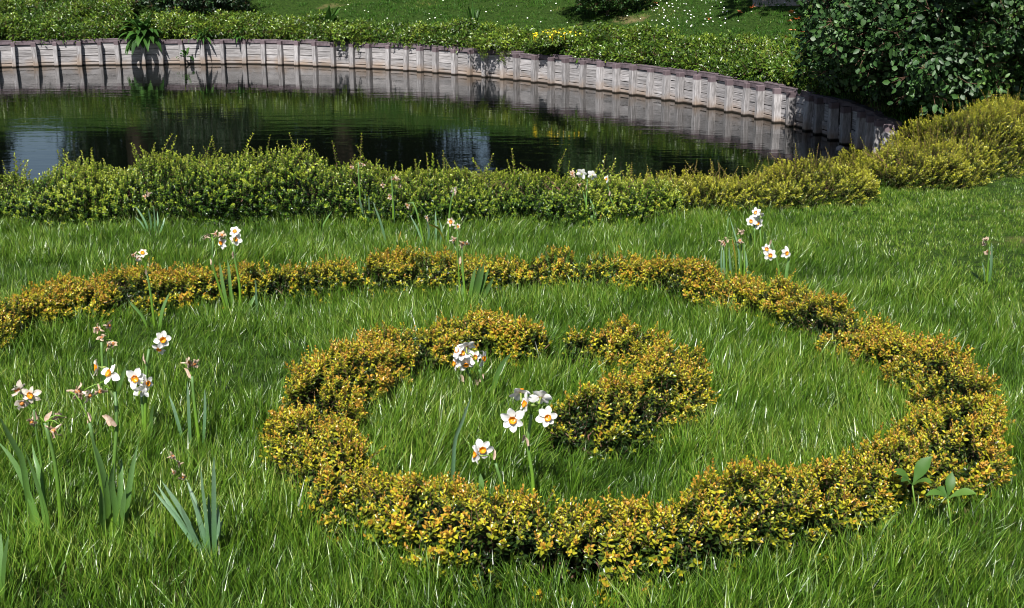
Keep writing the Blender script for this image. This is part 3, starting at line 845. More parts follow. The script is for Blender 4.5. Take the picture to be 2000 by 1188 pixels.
# ------------------------------------------------------------------ trees beyond the bank (shade and reflections)
def tree(label, x, y, hgt, r, base, seed, n=700, tr=.28, off=(0, 0)):
    z0 = float(height(x, y)[0])
    root = empty('tall_tree', (x, y, z0)); tag(root, label, 'tree', None)
    d = rng.normal(0, 1, (n, 3)); d /= np.linalg.norm(d, axis=1, keepdims=True)
    rr = rng.uniform(.25, 1, n) ** .6
    lump = 1 + .25 * vnoise(d * 2 + seed, seed) + .2 * vnoise(d * 4.5 + seed, seed + 1)
    half = (hgt - base) / 2
    pts = d * (rr * lump)[:, None] * np.array([r, r, half]) + np.array([off[0], off[1], base + half])
    pts[:, 2] = np.maximum(pts[:, 2], base * .8 + .4 * rng.random(n))
    scatter('crown', 'tree', TREE, pts, d + np.array([0, 0, .3]) + rng.normal(0, .5, pts.shape), rng.uniform(.8, 1.5, n), np.clip(.5 + rng.normal(0, .15, n), 0, 1), root, M['treeleaf'])
    b = MB()
    b.tube([(0, 0, -.2), (off[0] * .15, off[1] * .15, base * .5), (off[0] * .5, off[1] * .5, base), (off[0], off[1], hgt * .75)], [tr * 1.3, tr, tr * .85, tr * .25], 9)
    for k in range(7):
        a = k * 2.4 + seed
        z = base * .8 + (hgt - base) * .09 * k
        b.tube([(off[0] * .6, off[1] * .6, z), (off[0] * .8 + math.cos(a) * r * .4, off[1] * .8 + math.sin(a) * r * .4, z + .5), (off[0] + math.cos(a) * r * .8, off[1] + math.sin(a) * r * .8, z + 1.0)], [tr * .4, tr * .25, tr * .08], 6)
    put('trunk', b.mesh('trunk', [M['bark']]), root)
    return root

tree_specs = [(-19.3, 33.5, 13, 4.4, 3.6), (-9.2, 31.5, 14, 4.0, 3.6), (-4.6, 35, 15, 4.2, 3.4), (1.9, 31, 14, 4.0, 3.6), (6.8, 20.4, 8.6, 1.9, 3.8), (10.5, 24.5, 12, 4.2, 3.4), (-23, 30, 14, 4.8, 3.0)]
tree_words = ['second tall tree from the left beyond the far bank', 'tall tree beyond the far bank above the big-leaved weed', 'tall tree deep behind the far bank left of centre', 'tall tree beyond the far bank behind the drooping bush',
              'tall tree shading the upper lawn near the gravel path', 'tall tree rising behind the large dark shrub', 'leftmost tall tree beyond the far bank']
for k, (x, y, hgt, r, b_) in enumerate(tree_specs):
    tree(tree_words[k], x, y, hgt, r, b_, 50 + k, off=(-1.6, -2.7) if k == 4 else (0, 0))
# shaded evergreen underwood behind the trees
under_specs = [(0.35, 42, .9, 2.2), (-22, 38, 3.2, 2.2), (-19.2, 38.5, 2.6, 2.0), (-8.5, 38, 3.3, 2.3), (-4.2, 40, 3.0, 2.2), (3.4, 37, 3.4, 2.3), (7.4, 34, 3.0, 2.2), (11.5, 30, 3.2, 2.3), (-11.3, 40, 2.9, 2.0), (-17.0, 39, 1.5, 2.4)]
under_words = ['smallest dark evergreen bush, alone between two sky gaps behind the far bank', 'leftmost dark evergreen bush in the wood behind the far bank', 'second dark evergreen bush from the left in the far wood',
               'wide dark evergreen bush in the far wood behind the tree above the big weed', 'dark evergreen bush in the far wood left of the centre sky gap', 'dark evergreen bush in the far wood right of the centre sky gap',
               'dark evergreen bush in the far wood behind the gravel path', 'rightmost dark evergreen bush in the far wood', 'dark evergreen bush in the far wood right of the left sky gap', 'narrow dark evergreen bush in the far wood left of the left sky gap']
for k, (x, y, r, hz) in enumerate(under_specs):
    z0 = float(height(x, y)[0])
    shrub_blob('evergreen_bush', under_words[k], (x, y, z0 + hz * .8), (r, r * .8, hz), 260, TREE, 'tree', 'treeleaf', 70 + k, .35, stems=4, shell=.3)

# ------------------------------------------------------------------ where a picture ray meets the bank
def ground_hit(u, v, y0=10.0, y1=60.0):
    d = ray(u, v)
    ys = np.arange(y0, y1, .05)
    t = ys / d.y
    xs, zs = d.x * t, CAM_Z + d.z * t
    hs, dd = height(xs, ys)
    ok = np.where((zs <= hs) & (dd > .12))[0]
    k = ok[0] if len(ok) else len(ys) - 1
    return Vector((xs[k], ys[k], hs[k]))

def ribbon(pts, widths, face, fold=.25, att=None, mat=None, name='leaf', wave=0.0, seed=0):
    """a long leaf: three verts across, channelled along the middle"""
    r = random.Random(seed)
    pts = [Vector(p) for p in pts]
    v, f, a = [], [], []
    face = Vector(face)
    for k, p in enumerate(pts):
        t = (pts[min(k + 1, len(pts) - 1)] - pts[max(k - 1, 0)]).normalized()
        fc = face - t * face.dot(t)
        if fc.length < 1e-3: fc = t.orthogonal()
        fc.normalize()
        sd = t.cross(fc)
        w = widths[k]
        v += [p - sd * w * .5 + fc * (w * fold + r.uniform(-wave, wave)), p, p + sd * w * .5 + fc * (w * fold + r.uniform(-wave, wave))]
        tt = k / (len(pts) - 1)
        a += [tt + .05, max(0, tt - .05), tt + .05] if att is None else [att] * 3
    for k in range(len(pts) - 1):
        b = k * 3
        f += [(b, b + 1, b + 4, b + 3), (b + 1, b + 2, b + 5, b + 4)]
    return mesh_of(name, v, f, [mat], True, {'tip': a})

def curve3(pts, n):
    P = resample([tuple(p) for p in pts], 1e9) if len(pts) < 2 else None
    P = np.array([tuple(p) for p in pts], float)
    if len(P) == 2:
        return [Vector(P[0] + (P[1] - P[0]) * t) for t in np.linspace(0, 1, n)]
    total = sum(np.linalg.norm(P[k + 1] - P[k]) for k in range(len(P) - 1))
    R = resample(P, total / (n * 4))
    idx = np.linspace(0, len(R) - 1, n).astype(int)
    return [Vector(R[i]) for i in idx]

def rosette(name, label, loc, n, L, W, cat='weed', elev=(15, 75), droop=.6, seed=0, mat='broadleaf', toward=None, wave=.012):
    """weed with long broad leaves arching out of one crown"""
    r = random.Random(seed)
    root = empty(name, loc); tag(root, label, cat)
    for k in range(n):
        a = r.uniform(0, 2 * math.pi) if toward is None or r.random() < .4 else toward + r.gauss(0, .7)
        e = math.radians(r.uniform(*elev))
        l = L * r.uniform(.65, 1.15)
        p = Vector((math.cos(a), math.sin(a), 0)) * .02
        d = Vector((math.cos(a) * math.cos(e), math.sin(a) * math.cos(e), math.sin(e)))
        pts = []
        for t in range(8):
            pts.append(p.copy())
            p = p + d * (l / 7)
            d = (d + Vector((0, 0, -droop / 7 * (.6 + .2 * t)))).normalized()
        w = [W * x * r.uniform(.9, 1.1) for x in (.12, .14, .7, 1, 1, .8, .45, .03)]
        me = ribbon(pts, w, (math.cos(a) * -.3, math.sin(a) * -.3, 1), .16, r.uniform(.05, .6), M[mat], 'leaf', wave, r.randint(0, 9999))
        put('leaf', me, root)
    return root

# ------------------------------------------------------------------ weeds and trailing plants on the far wall
toward_cam = -math.pi / 2
rosette('broad_leaved_weed', 'big broad-leaved weed drooping over the wall at the left', ground_hit(283, 84) + Vector((0, 0, .06)), 46, .52, .12, seed=1, elev=(-15, 85), droop=1.5, toward=toward_cam)
rosette('broad_leaved_weed', 'narrow-leaved weed hanging over the wall just right of the big weed', ground_hit(398, 84) + Vector((0, -.02, .04)), 18, .34, .045, seed=2, elev=(5, 75), droop=1.6, toward=toward_cam)
rosette('broad_leaved_weed', 'small bright weed on top of the wall below the darkened bush', ground_hit(470, 84) + Vector((0, 0, .02)), 14, .26, .05, seed=3, elev=(5, 70), droop=1.5, toward=toward_cam)
rosette('tall_weed', 'tall pale leafy weed standing on the bank above the trailing clump', ground_hit(640, 62), 16, .5, .11, seed=4, elev=(35, 88), droop=.7)
rosette('wall_seedling', 'small leafy seedling rooted in the planks of the wall', at_z(366, 121, .06) + Vector((0, -.06, .1)), 9, .2, .06, seed=5, elev=(0, 70), droop=1.4, toward=toward_cam)
SMALL = [clump('small_clump', M['bankshrub'], .06, 26, .034, .026, 300 + s) for s in range(4)]
SMALLD = [clump('small_dark_clump', M['darkshrub'], .1, 30, .06, .036, 320 + s) for s in range(4)]

def mound(name, label, loc, radii, n, variants, key, mat, tone=.5, scale=1.0, hang=None, cat='plant', seed=0, blossoms=0):
    root = empty(name, loc); tag(root, label, cat)
    d = rng.normal(0, 1, (n, 3)); d /= np.linalg.norm(d, axis=1, keepdims=True); d[:, 2] = np.abs(d[:, 2])
    pts = d * (rng.uniform(.3, 1, n) ** .6)[:, None] * np.array(radii) * (1 + .25 * vnoise(d * 3 + seed, seed))[:, None]
    ax = d + np.array([0, -.2, .6]) + rng.normal(0, .4, pts.shape)
    if hang:
        hx, hn, hl = hang                                      # half width, strands, length
        hp = []
        for k in range(hn):
            x0 = random.uniform(-hx, hx); l = hl * random.uniform(.35, 1)
            for z in np.arange(0, l, .035):
                hp.append((x0 + random.gauss(0, .02) + .06 * math.sin(z * 9 + k), -radii[1] * .75 - .02 + random.gauss(0, .015), -z + .04))
        hp = np.array(hp)
        pts = np.concatenate([pts, hp]); ax = np.concatenate([ax, np.tile([0, -.8, -.5], (len(hp), 1)) + rng.normal(0, .4, (len(hp), 3))])
    scl = scale * rng.uniform(.6, 1.2, len(pts)); scl[n:] *= .5
    scatter('foliage', key, variants, pts, ax, scl, np.clip(tone + rng.normal(0, .15, len(pts)), 0, 1), root, M[mat])
    if blossoms:
        b = MB()
        for k in range(blossoms):
            a, q = random.uniform(0, 6.28), random.random() ** .5
            c = Vector((math.cos(a) * radii[0] * q * 1.05, math.sin(a) * radii[1] * q, radii[2] * (1.05 - .5 * q * q) + random.uniform(-.02, .06)))
            nrm = Vector((random.uniform(-.5, .5), random.uniform(-1, 0), 1)).normalized()
            x = nrm.orthogonal().normalized(); y = nrm.cross(x)
            ring = [c + (x * math.cos(t * math.pi / 5) + y * math.sin(t * math.pi / 5)) * (.021 if t % 2 else .014) + nrm * .006 for t in range(10)]
            b.add([c] + ring, [(0, 1 + t, 1 + (t + 1) % 10) for t in range(10)])
            b.tube([c, c - Vector((0, 0, .1))], .002, 3, cap=False)
        o = put('blossoms', b.mesh('blossoms', [M['buttercup']]), root); o['kind'] = 'stuff'
    return root

def on_wall(u, v, back=.1, lift=0.0):
    p = ground_hit(u, v)
    return p + Vector((0, back * .5, lift))

mound('trailing_plant', 'bright green leafy clump spilling over the wall left of centre', on_wall(682, 86, .1, .1), (.42, .3, .22), 150, BROAD, 'broad', 'bankshrub', .62, .8, (.3, 9, .28), seed=41)
mound('trailing_plant', 'creeping plant trailing dark strands down the middle of the wall', on_wall(978, 104, .1, .1), (.55, .34, .13), 190, SMALL, 'small', 'bankshrub', .66, 1.1, (.33, 11, .36), seed=42)
mound('yellow_flowers', 'patch of small yellow flowers on the bank behind the wall', on_wall(1092, 112, .3, .2), (.42, .35, .16), 160, SMALL, 'small', 'bankshrub', .6, 1.1, None, 'flowers', 43, 50)
mound('leafy_plant', 'dense dark-leaved upright plant above the wall, left of the creeping plant', on_wall(912, 88, .5), (.3, .25, .5), 120, BROAD, 'broad', 'bankshrub', .35, .8, None, seed=44)
mound('trailing_plant', 'small tuft of leaves hanging over the brown wall top beside the leafy clump', on_wall(800, 90), (.2, .16, .08), 40, SMALL, 'small', 'bankshrub', .6, 1.0, (.12, 4, .12), seed=45)

# drooping bush on the upper lawn
wb = ground_hit(1190, 44)
shrub_blob('drooping_bush', 'drooping dark-leaved bush on the upper lawn at the top edge', (wb.x, wb.y + .4, wb.z + .72), (.86, .8, .62), 420, SMALLD, 'smalld', 'darkshrub', 33, .55, stems=1, shell=.5, axis_up=-.5, trunk_r=.035)
# pale spire weed
stz = ground_hit(925, 62)
rosette('tall_weed', 'slender upright weed standing above the middle of the bank', stz, 10, .5, .05, seed=8, elev=(60, 88), droop=.4)

db = ground_hit(366, 58)  # added bush: its very dark leaf colour stands in for deep shade here
shrub_blob('shade_stand_in_bush', 'added bush with leaves coloured very dark to stand for deep shade above the wall at the top left', (db.x, db.y + .7, db.z + .75), (1.15, .8, .7), 520, SMALLD, 'smalld', 'treeleaf', 35, .1, stems=4, shell=.4, trunk_r=.03)

# gravel path at the top edge
pv, pf = [], []
for k, u in enumerate(range(1470, 2200, 40)):
    a, b_ = ground_hit(u, 14 - (u - 1470) * .012), ground_hit(u, -12 - (u - 1470) * .012)
    pv += [(a.x, a.y, a.z + .005), (b_.x, b_.y, b_.z + .005)]
    if k: pf.append((2 * k - 2, 2 * k, 2 * k + 1, 2 * k - 1))
pth = put('path', mesh_of('path', pv, pf, [M['path']])); tag(pth, kind='structure')

# pale stone in the shaded water
b = MB()
vs_, fs_ = [], []
for i in range(6):
    for j in range(10):
        la, lo = math.pi * i / 5, 2 * math.pi * j / 10
        k_ = 1 + .18 * math.sin(3 * lo + i)
        vs_.append((math.sin(la) * math.cos(lo) * .055 * k_, math.sin(la) * math.sin(lo) * .045 * k_, math.cos(la) * .04))
for i in range(5):
    for j in range(10):
        fs_.append((i * 10 + j, (i + 1) * 10 + j, (i + 1) * 10 + (j + 1) % 10, i * 10 + (j + 1) % 10))
b.add(vs_, fs_)
st_ = put('stone', b.mesh('stone', [M['stone']]), None, at_z(1641, 291, .02))
tag(st_, 'small pale grey stone breaking the shaded water by the wall end', 'stone')

# ------------------------------------------------------------------ fallen leaves and daisies on the far lawn
def fallen_mesh(seed):
    r = random.Random(seed); b = MB()
    for k in range(5):
        a = math.radians(-60 + 30 * k + r.uniform(-8, 8))
        b.leaf((0, 0, .004 + .002 * k), (math.cos(a), math.sin(a), r.uniform(.05, .35)), (0, 0, 1), .075 * r.uniform(.8, 1.15), .036, .5, .3, r.uniform(-.3, .2))
    return b.mesh('fallen_leaf', [M['deadleaf']])
fl = [fallen_mesh(k) for k in range(3)]
leaf_spots = [(1440, 31, 'curled pale orange leaf on the lawn between the shade patch and the drooping bush'), (1467, 23, 'orange leaf on the lawn just left of the tree shade'), (1539, 49, 'large pale orange leaf lying below the tree shade'),
              (1548, 32, 'dark orange leaf lying inside the tree shade'), (1555, 45, 'rusty leaf beside the large pale orange leaf'), (1595, 46, 'orange leaf near the dark shrub at the lawn edge'), (1550, 66, 'rusty leaf low on the lawn above the bank shrub'),
              (1571, 70, 'small rusty leaf low on the lawn, right of its neighbour'), (1387, 45, 'small rusty leaf on the sunny lawn far left of the shade'), (1284, 14, 'bright orange leaf beside the drooping bush'), (1535, 82, 'orange leaf lowest on the lawn by the bank shrub'), (1580, 27, 'rusty leaf at the right end of the tree shade')]
for k, (u, v, lab) in enumerate(leaf_spots):
    p = ground_hit(u, v)
    o = put('fallen_leaf', fl[k % 3], None, p + Vector((0, 0, .035)), (random.uniform(-.1, .4), random.uniform(-.3, .3), random.uniform(0, 6.28)), random.uniform(.8, 1.3))
    tag(o, lab, 'leaf', 'fallen leaves on the upper lawn')
b = MB()
for k in range(150):
    u, v = (random.uniform(1270, 1420), random.uniform(-12, 60)) if k < 75 else (random.uniform(640, 1560), random.uniform(-15, 55))
    p = ground_hit(u, v) + Vector((0, 0, .05))
    r_ = random.uniform(.008, .015)
    nrm = Vector((random.uniform(-.4, .4), -.6, 1)).normalized(); x = nrm.orthogonal().normalized(); y = nrm.cross(x)
    b.add([p] + [p + (x * math.cos(t * math.pi / 4) + y * math.sin(t * math.pi / 4)) * r_ - nrm * .002 for t in range(8)], [(0, 1 + t, 1 + (t + 1) % 8) for t in range(8)])
o = put('daisies', b.mesh('daisies', [M['daisy']])); tag(o, 'white daisies scattered over the upper lawn', 'daisies', kind='stuff')

# ------------------------------------------------------------------ narcissus
def petal_mesh(seed, mat, L=.027, W=.021):
    r = random.Random(seed)
    v, f = [], []
    prof = [(0, .28), (.25, .8), (.5, 1.0), (.75, .82), (.92, .42), (1, .06)]
    bow = r.uniform(-.15, .2); tw = r.uniform(-.25, .25); cup = r.uniform(.06, .2)
    for t, w in prof:
        for s in (-1, -.5, 0, .5, 1):
            x = .004 + L * t
            y = s * W * .5 * w
            z = L * (bow * t * t) + cup * W * (s * s) * w + tw * y * t + .0012 * math.sin(7 * t + 4 * s + seed)
            v.append((x, y, z))
    for k in range(len(prof) - 1):
        for j in range(4):
            a = k * 5 + j
            f.append((a, a + 1, a + 6, a + 5))
    return mesh_of('petal', v, f, [mat], True)
PETALS = [petal_mesh(k, M['petal']) for k in range(6)]
PETALS_F = [petal_mesh(20 + k, M['petal_fading'], .024, .017) for k in range(4)]

def corona_mesh(seed, mat):
    r = random.Random(seed); v, f = [], []
    n = 14
    rings = [(.0015, .0005), (.0055, .0008), (.0072, .0035), (.0085, .0068), (.0102, .0085), (.0092, .0072), (.0078, .004)]
    for k, (rr, z) in enumerate(rings):
        for j in range(n):
            a = 2 * math.pi * j / n
            fr = 1 + (.09 * math.sin(3.5 * a * 2 + seed) if k in (3, 4, 5) else 0)
            v.append((rr * fr * math.cos(a), rr * fr * math.sin(a), z + (r.uniform(-.0006, .0006) if k == 4 else 0)))
    for k in range(len(rings) - 1):
        for j in range(n):
            a, b = k * n + j, k * n + (j + 1) % n
            f.append((a, b, b + n, a + n))
    f.append(tuple(range(n))[::-1])
    return mesh_of('corona', v, f, [mat], True)
CORONAS = [corona_mesh(k, M['corona']) for k in range(3)]
bt = MB(); bt.tube([(0, 0, -.024), (0, 0, -.016), (0, 0, -.012), (0, 0, 0)], [.002, .0036, .0018, .0032], 8)
TUBE = bt.mesh('flower', [M['flower_tube']])

def withered_mesh(seed, partly=False):
    """shrivelled blossom: crumpled papery petals drawn together round the old crown"""
    r = random.Random(seed); b = MB()
    b.tube([(0, 0, -.018), (0, 0, -.008), (0, 0, 0)], [.002, .0035, .003], 6, mi=0)
    for k in range(6):
        a = k * math.pi / 3 + r.uniform(-.4, .4)
        e = r.uniform(.3, 1.25)
        d = Vector((math.cos(a) * math.sin(e), math.sin(a) * math.sin(e), math.cos(e)))
        p = Vector((0, 0, 0)); l = r.uniform(.016, .028) / 4
        pts = []
        for t in range(5):
            pts.append(p.copy()); p = p + d * l
            d = (d + Vector((r.uniform(-.6, .6), r.uniform(-.6, .6), r.uniform(-.7, .3)))).normalized()
        s = Vector((-math.sin(a), math.cos(a), 0))
        v = []
        for t, q in enumerate(pts):
            w = (.003, .006, .008, .006, .002)[t] * r.uniform(.8, 1.3)
            kx = Vector((r.uniform(-.003, .003), r.uniform(-.003, .003), r.uniform(-.003, .003)))
            v += [q - s * w + kx, q + kx * -1, q + s * w + kx]
        f = []
        for t in range(4):
            f += [(t * 3, t * 3 + 1, t * 3 + 4, t * 3 + 3), (t * 3 + 1, t * 3 + 2, t * 3 + 5, t * 3 + 4)]
        b.add(v, f, 0, 0)
    b.tube([(0, 0, .001), (.001, .001, .008), (.002, 0, .012)], [.004, .006, .003], 7, mi=1)
    return b.mesh('withered_flower', [M['petal_fading'] if partly else M['withered'], M['withered_orange']])
WITHERED = [withered_mesh(k) for k in range(5)]
FADING = [withered_mesh(30 + k, True) for k in range(3)]

def spathe_mesh(seed):
    r = random.Random(seed)
    pts, d, p = [], Vector((r.uniform(-.2, .2), r.uniform(-.2, .2), 1)).normalized(), Vector((0, 0, 0))
    for t in range(6):
        pts.append(p.copy()); p = p + d * .0075
        d = (d + Vector((r.uniform(-.35, .35), r.uniform(-.3, .3), -.12 * t * r.uniform(0, 1.2)))).normalized()
    return ribbon(pts, [.008, .013, .014, .012, .008, .001], (0, -1, .2), .35, .5, M['spathe'], 'spathe', .0015, seed)
SPATHES = [spathe_mesh(k) for k in range(4)]

FACE = {'cam': (0, -1, .1), 'left': (-.9, -.35, .15), 'right': (.9, -.4, .05), 'back': (.15, 1, .35), 'up': (.1, .3, 1), 'down': (.1, -.8, -.5), 'leftup': (-.6, -.5, .5), 'rightdown': (.6, -.7, -.3),
        'camleft': (-.45, -1, .1), 'camright': (.45, -1, .05), 'upback': (-.1, .7, .7), 'upcam': (0, -.7, .7)}
rn = random.Random(99)

def narcissus(label, base, stems=(), leaves=(), flowers=(), withered=(), spathes=(), leaf_mat_='straps', width=.016, cat='daffodil', stem_r=.0056, fsize=1.0, wsize=1.0, group='daffodils in the long grass'):
    B = lawn_pt(*base)
    B.z = float(height(B.x, B.y)[0])
    root = empty('daffodil', B); tag(root, label, cat, group)
    Y0 = B.y
    W = lambda u, v, dy=0.0: at_y(u, v, Y0 + dy)
    def grounded(px, bend):
        dys = [bend * (k / max(1, len(px) - 1)) ** 1.5 for k in range(len(px))]
        P = [W(u, v, dy) for (u, v), dy in zip(px, dys)]
        g = float(height(P[0].x, P[0].y)[0])
        if P[0].z > g + .005:
            P = [Vector((P[0].x + (P[0].x - P[1].x) * .3, P[0].y, g - .015))] + P
        elif P[0].z < g - .04:
            P[0].z = g - .04
        return P
    tips = []
    for px in stems:
        thin = 1.0
        if isinstance(px, dict): thin, px = px['r'], px['p']
        P = curve3(grounded(px, rn.uniform(-.04, .04)), 10)
        b = MB()
        n = len(P)
        b.tube([p - B for p in P], [stem_r * thin * (1.15 - .4 * k / n) for k in range(n)], 7, [k / (n - 1) for k in range(n)])
        put('stem', b.mesh('stem', [M['stem']]), root)
        tips.append(P[-1])
    for lf in leaves:
        mt = leaf_mat_
        w = width
        if isinstance(lf, dict): mt, w, lf = lf.get('m', leaf_mat_), lf.get('w', width), lf['p']
        w *= 1.05
        P = curve3(grounded(lf, rn.uniform(-.09, .06)), 10)
        ws = [w * x for x in (.8, .95, 1, 1, 1, 1, .95, .85, .6, .08)]
        fa = (rn.uniform(-.9, .9), -1, rn.uniform(0, .4))
        put('leaf', ribbon([p - B for p in P], ws, fa, .22, None, M[mt], 'leaf', .0006, rn.randint(0, 9999)), root)
    def pedicel(end):
        if not tips: return None
        t = min(tips, key=lambda q: (q - end).length)
        if (t - end).length < .006 or (t - end).length > .2: return
        m = (t + end) / 2 + Vector((0, 0, .25 * (t - end).length))
        b = MB(); b.tube([p - B for p in curve3([t, m, end], 6)], [.0019] * 6, 5, .3)
        put('pedicel', b.mesh('pedicel', [M['stem']]), root)
    for fl_ in flowers:
        u, v, face = fl_[:3]
        s = (fl_[3] if len(fl_) > 3 else 1.0) * fsize
        fading = len(fl_) > 4
        d = Vector(FACE[face] if isinstance(face, str) else face) + Vector((rn.uniform(-.15, .15), rn.uniform(-.1, .1), rn.uniform(-.12, .12)))
        d.normalize()
        p = W(u, v, rn.uniform(-.035, .02))
        q = d.to_track_quat('Z', 'Y') @ Quaternion((0, 0, 1), rn.uniform(0, 6.28))
        fo = put('flower', TUBE, root, p - B, q, s * 1.04)
        for k in range(6):
            tilt = rn.uniform(-.28, .4)
            pq = Quaternion((0, 0, 1), k * math.pi / 3 + rn.uniform(-.08, .08)) @ Quaternion((0, 1, 0), tilt) @ Quaternion((1, 0, 0), rn.uniform(-.25, .25))
            put('petal', rn.choice(PETALS_F if fading else PETALS), fo, (0, 0, .0012 * (k % 2)), pq, rn.uniform(.86, 1.12))
        put('corona', rn.choice(CORONAS), fo, (0, 0, .001))
        pedicel(p - d * .022 * s)
    for wi in withered:
        u, v = wi[:2]
        p = W(u, v, rn.uniform(-.03, .02))
        d = Vector((rn.uniform(-1, 1), rn.uniform(-.8, .2), rn.uniform(-.7, .6))).normalized()
        put('withered_flower', rn.choice(FADING if len(wi) > 2 else WITHERED), root, p - B, d.to_track_quat('Z', 'Y') @ Quaternion((0, 0, 1), rn.uniform(0, 6)), rn.uniform(.9, 1.2) * wsize * .92)
        pedicel(p - d * .015)
    for u, v in spathes:
        p = W(u, v + 4, -.004)
        put('spathe', rn.choice(SPATHES), root, p - B, (rn.uniform(-.5, .5), rn.uniform(-.6, .6), rn.uniform(-1, 1)), rn.uniform(.8, 1.15) * fsize)
    return root

narcissus('daffodil with withered cream blossoms and long leaves at the far left of the foreground', (112, 1066),
          [[(120, 1064), (116, 980), (107, 903), (88, 826)], {'r': .6, 'p': [(80, 900), (72, 850), (66, 800)]}],
          [[(103, 1060), (88, 985), (66, 920), (48, 878)], [(81, 1042), (60, 975), (30, 905), (-6, 860)], [(78, 930), (70, 900), (63, 868)], [(45, 910), (25, 865), (-3, 812)]],
          [(62, 771, 'camleft', .85, 1)], [(38, 759, 1), (42, 787, 1), (117, 814), (108, 838), (63, 821)], [(87, 822), (74, 815)], width=.0145)
narcissus('daffodil in the left foreground with sheaf of broad leaves, faded blossom and papery sheaths', (216, 1066),
          [[(204, 1066), (200, 960), (186, 880), (175, 826)], [(220, 1062), (219, 960), (224, 890), (228, 830), (225, 765)]],
          [[(238, 1062), (248, 985), (257, 920), (269, 868)], [(212, 1050), (210, 985), (200, 920), (178, 852)], [(226, 1060), (226, 1000), (218, 945), (222, 905)], {'p': [(232, 1062), (240, 1000), (246, 950)], 'w': .014}, {'p': [(214, 1064), (209, 1010), (207, 960), (210, 925)], 'w': .014},
           [(222, 1066), (232, 985), (236, 930), (238, 895)], [(202, 1062), (199, 1010), (196, 950)]],
          [(216, 731, 'leftup', .95), (191, 718, 'left', .85, 1)], [(146, 764), (170, 771, 1), (195, 761), (161, 768)], [(173, 824), (216, 828), (228, 828)], width=.0145)
narcissus('daffodil with large white blooms behind the left foreground leaves', (281, 868),
          [[(279, 866), (280, 820), (276, 772)], [(284, 864), (284, 780), (286, 720), (291, 682)]], [[(290, 868), (297, 820), (300, 790)]],
          [(266, 739, 'cam', 1.12), (286, 749, 'right', .9), (275, 764, 'back', .9), (317, 663, 'camright', .95), (311, 680, 'down', .8)], [], [(285, 706)])
narcissus('thin daffodil with shrivelled brown heads in front of the left hedge', (203, 792), [[(203, 792), (201, 730), (198, 668)], {'r': .7, 'p': [(214, 790), (218, 740), (221, 700)]}], [[(196, 790), (203, 740), (208, 690)], [(222, 792), (236, 745), (246, 716)]], [],
          [(194, 644), (210, 636), (198, 660), (221, 674), (216, 672)], [])
narcissus('fan of blue-green daffodil leaves without flowers in the left foreground', (408, 1100), [], [[(420, 1105), (419, 1010), (418, 893)], [(412, 1100), (404, 1010), (392, 911)], [(406, 1092), (386, 1000), (364, 936)], [(398, 1088), (345, 1010), (300, 958)], [(392, 1080), (348, 1010), (307, 946)],
          [(396, 1080), (356, 1000), (316, 940)], {'p': [(423, 1075), (428, 1040), (435, 1016)], 'w': .014}, [(410, 1095), (394, 1020), (372, 965)], [(400, 1090), (376, 1040), (352, 985)], [(414, 1100), (411, 1020), (408, 960)], [(424, 1100), (428, 1040), (426, 985)]], [], [(334, 892), (352, 906), (338, 921), (357, 930)], [], 'bluestraps', .0125, wsize=.6)
narcissus('daffodil with one bare shrivelled stalk between the left flowers and the spiral hedge', (386, 872), [[(390, 868), (380, 790), (375, 735)]], [[(372, 868), (369, 800), (366, 745)], [(398, 870), (401, 800), (400, 760)], [(360, 870), (340, 800), (330, 772)]], [], [(375, 712), (364, 709)], [(376, 735)], 'bluestraps', .01)
narcissus('daffodil with two fading heads leaning over the left golden hedge', (300, 650), [[(303, 648), (295, 580), (287, 533)]], [[(292, 650), (278, 616), (251, 587)], [(313, 640), (318, 606), (331, 572)]], [(279, 495, 'upcam', .8, 1)], [(262, 497), (272, 503, 1)], [(287, 533)])
narcissus('daffodil group with white and wilting blooms above the left golden hedge', (456, 612), [[(440, 602), (428, 560), (416, 517), (416, 470)], [(469, 611), (468, 560), (459, 508), (456, 480)]],
          [[(453, 610), (449, 560), (444, 507)], [(446, 606), (436, 560), (429, 512)], [(480, 616), (488, 596), (500, 574)], {'p': [(503, 636), (501, 590), (499, 547)], 'm': 'bluestraps', 'w': .01}],
          [(433, 474, 'camleft', .9), (460, 467, 'cam', 1.0), (459, 453, 'upcam', .85)], [(405, 463), (418, 457), (433, 462)], [(413, 514), (457, 500)])
narcissus('daffodil with five crisp white blooms inside the spiral beside the hooked hedge', (1040, 1000), [[(1042, 996), (1040, 930), (1031, 866), (1038, 810)], ], [{'p': [(886, 872), (903, 820), (921, 772)], 'w': .013, 'm': 'bluestraps'}],
          [(1002, 819, 'cam', 1.08), (1017, 768, 'upback', 1.0), (1029, 790, 'left', 1.0), (1056, 777, 'back', 1.05), (1068, 815, 'camright', .95)], [], [(1019, 858), (1031, 868)], stem_r=.0055)
narcissus('daffodil with a pair of white blooms just behind the bottom of the spiral hedge', (984, 985), [[(986, 984), (979, 945), (968, 905)]], [[(930, 985), (940, 950), (938, 925)]], [(942, 877, 'cam', 1.0), (931, 889, 'left', .9)], [], [(963, 894)])
narcissus('dense white daffodil cluster against the upper loop of the spiral', (945, 782), [[(946, 780), (943, 750), (936, 722)], [(922, 782), (920, 750), (912, 722)]], [[(957, 780), (976, 720), (998, 690)], [(930, 790), (921, 760), (918, 735)]],
          [(895, 686, 'leftup', 1.0), (907, 699, 'cam', 1.0), (910, 710, 'down', 1.0), (890, 711, 'left', .9), (911, 678, 'upback', 1.0), (942, 700, 'right', 1.0), (926, 697, 'camright', .9), (902, 692, 'upcam', 1.0)], [], [(938, 742), (904, 742), (930, 748)])
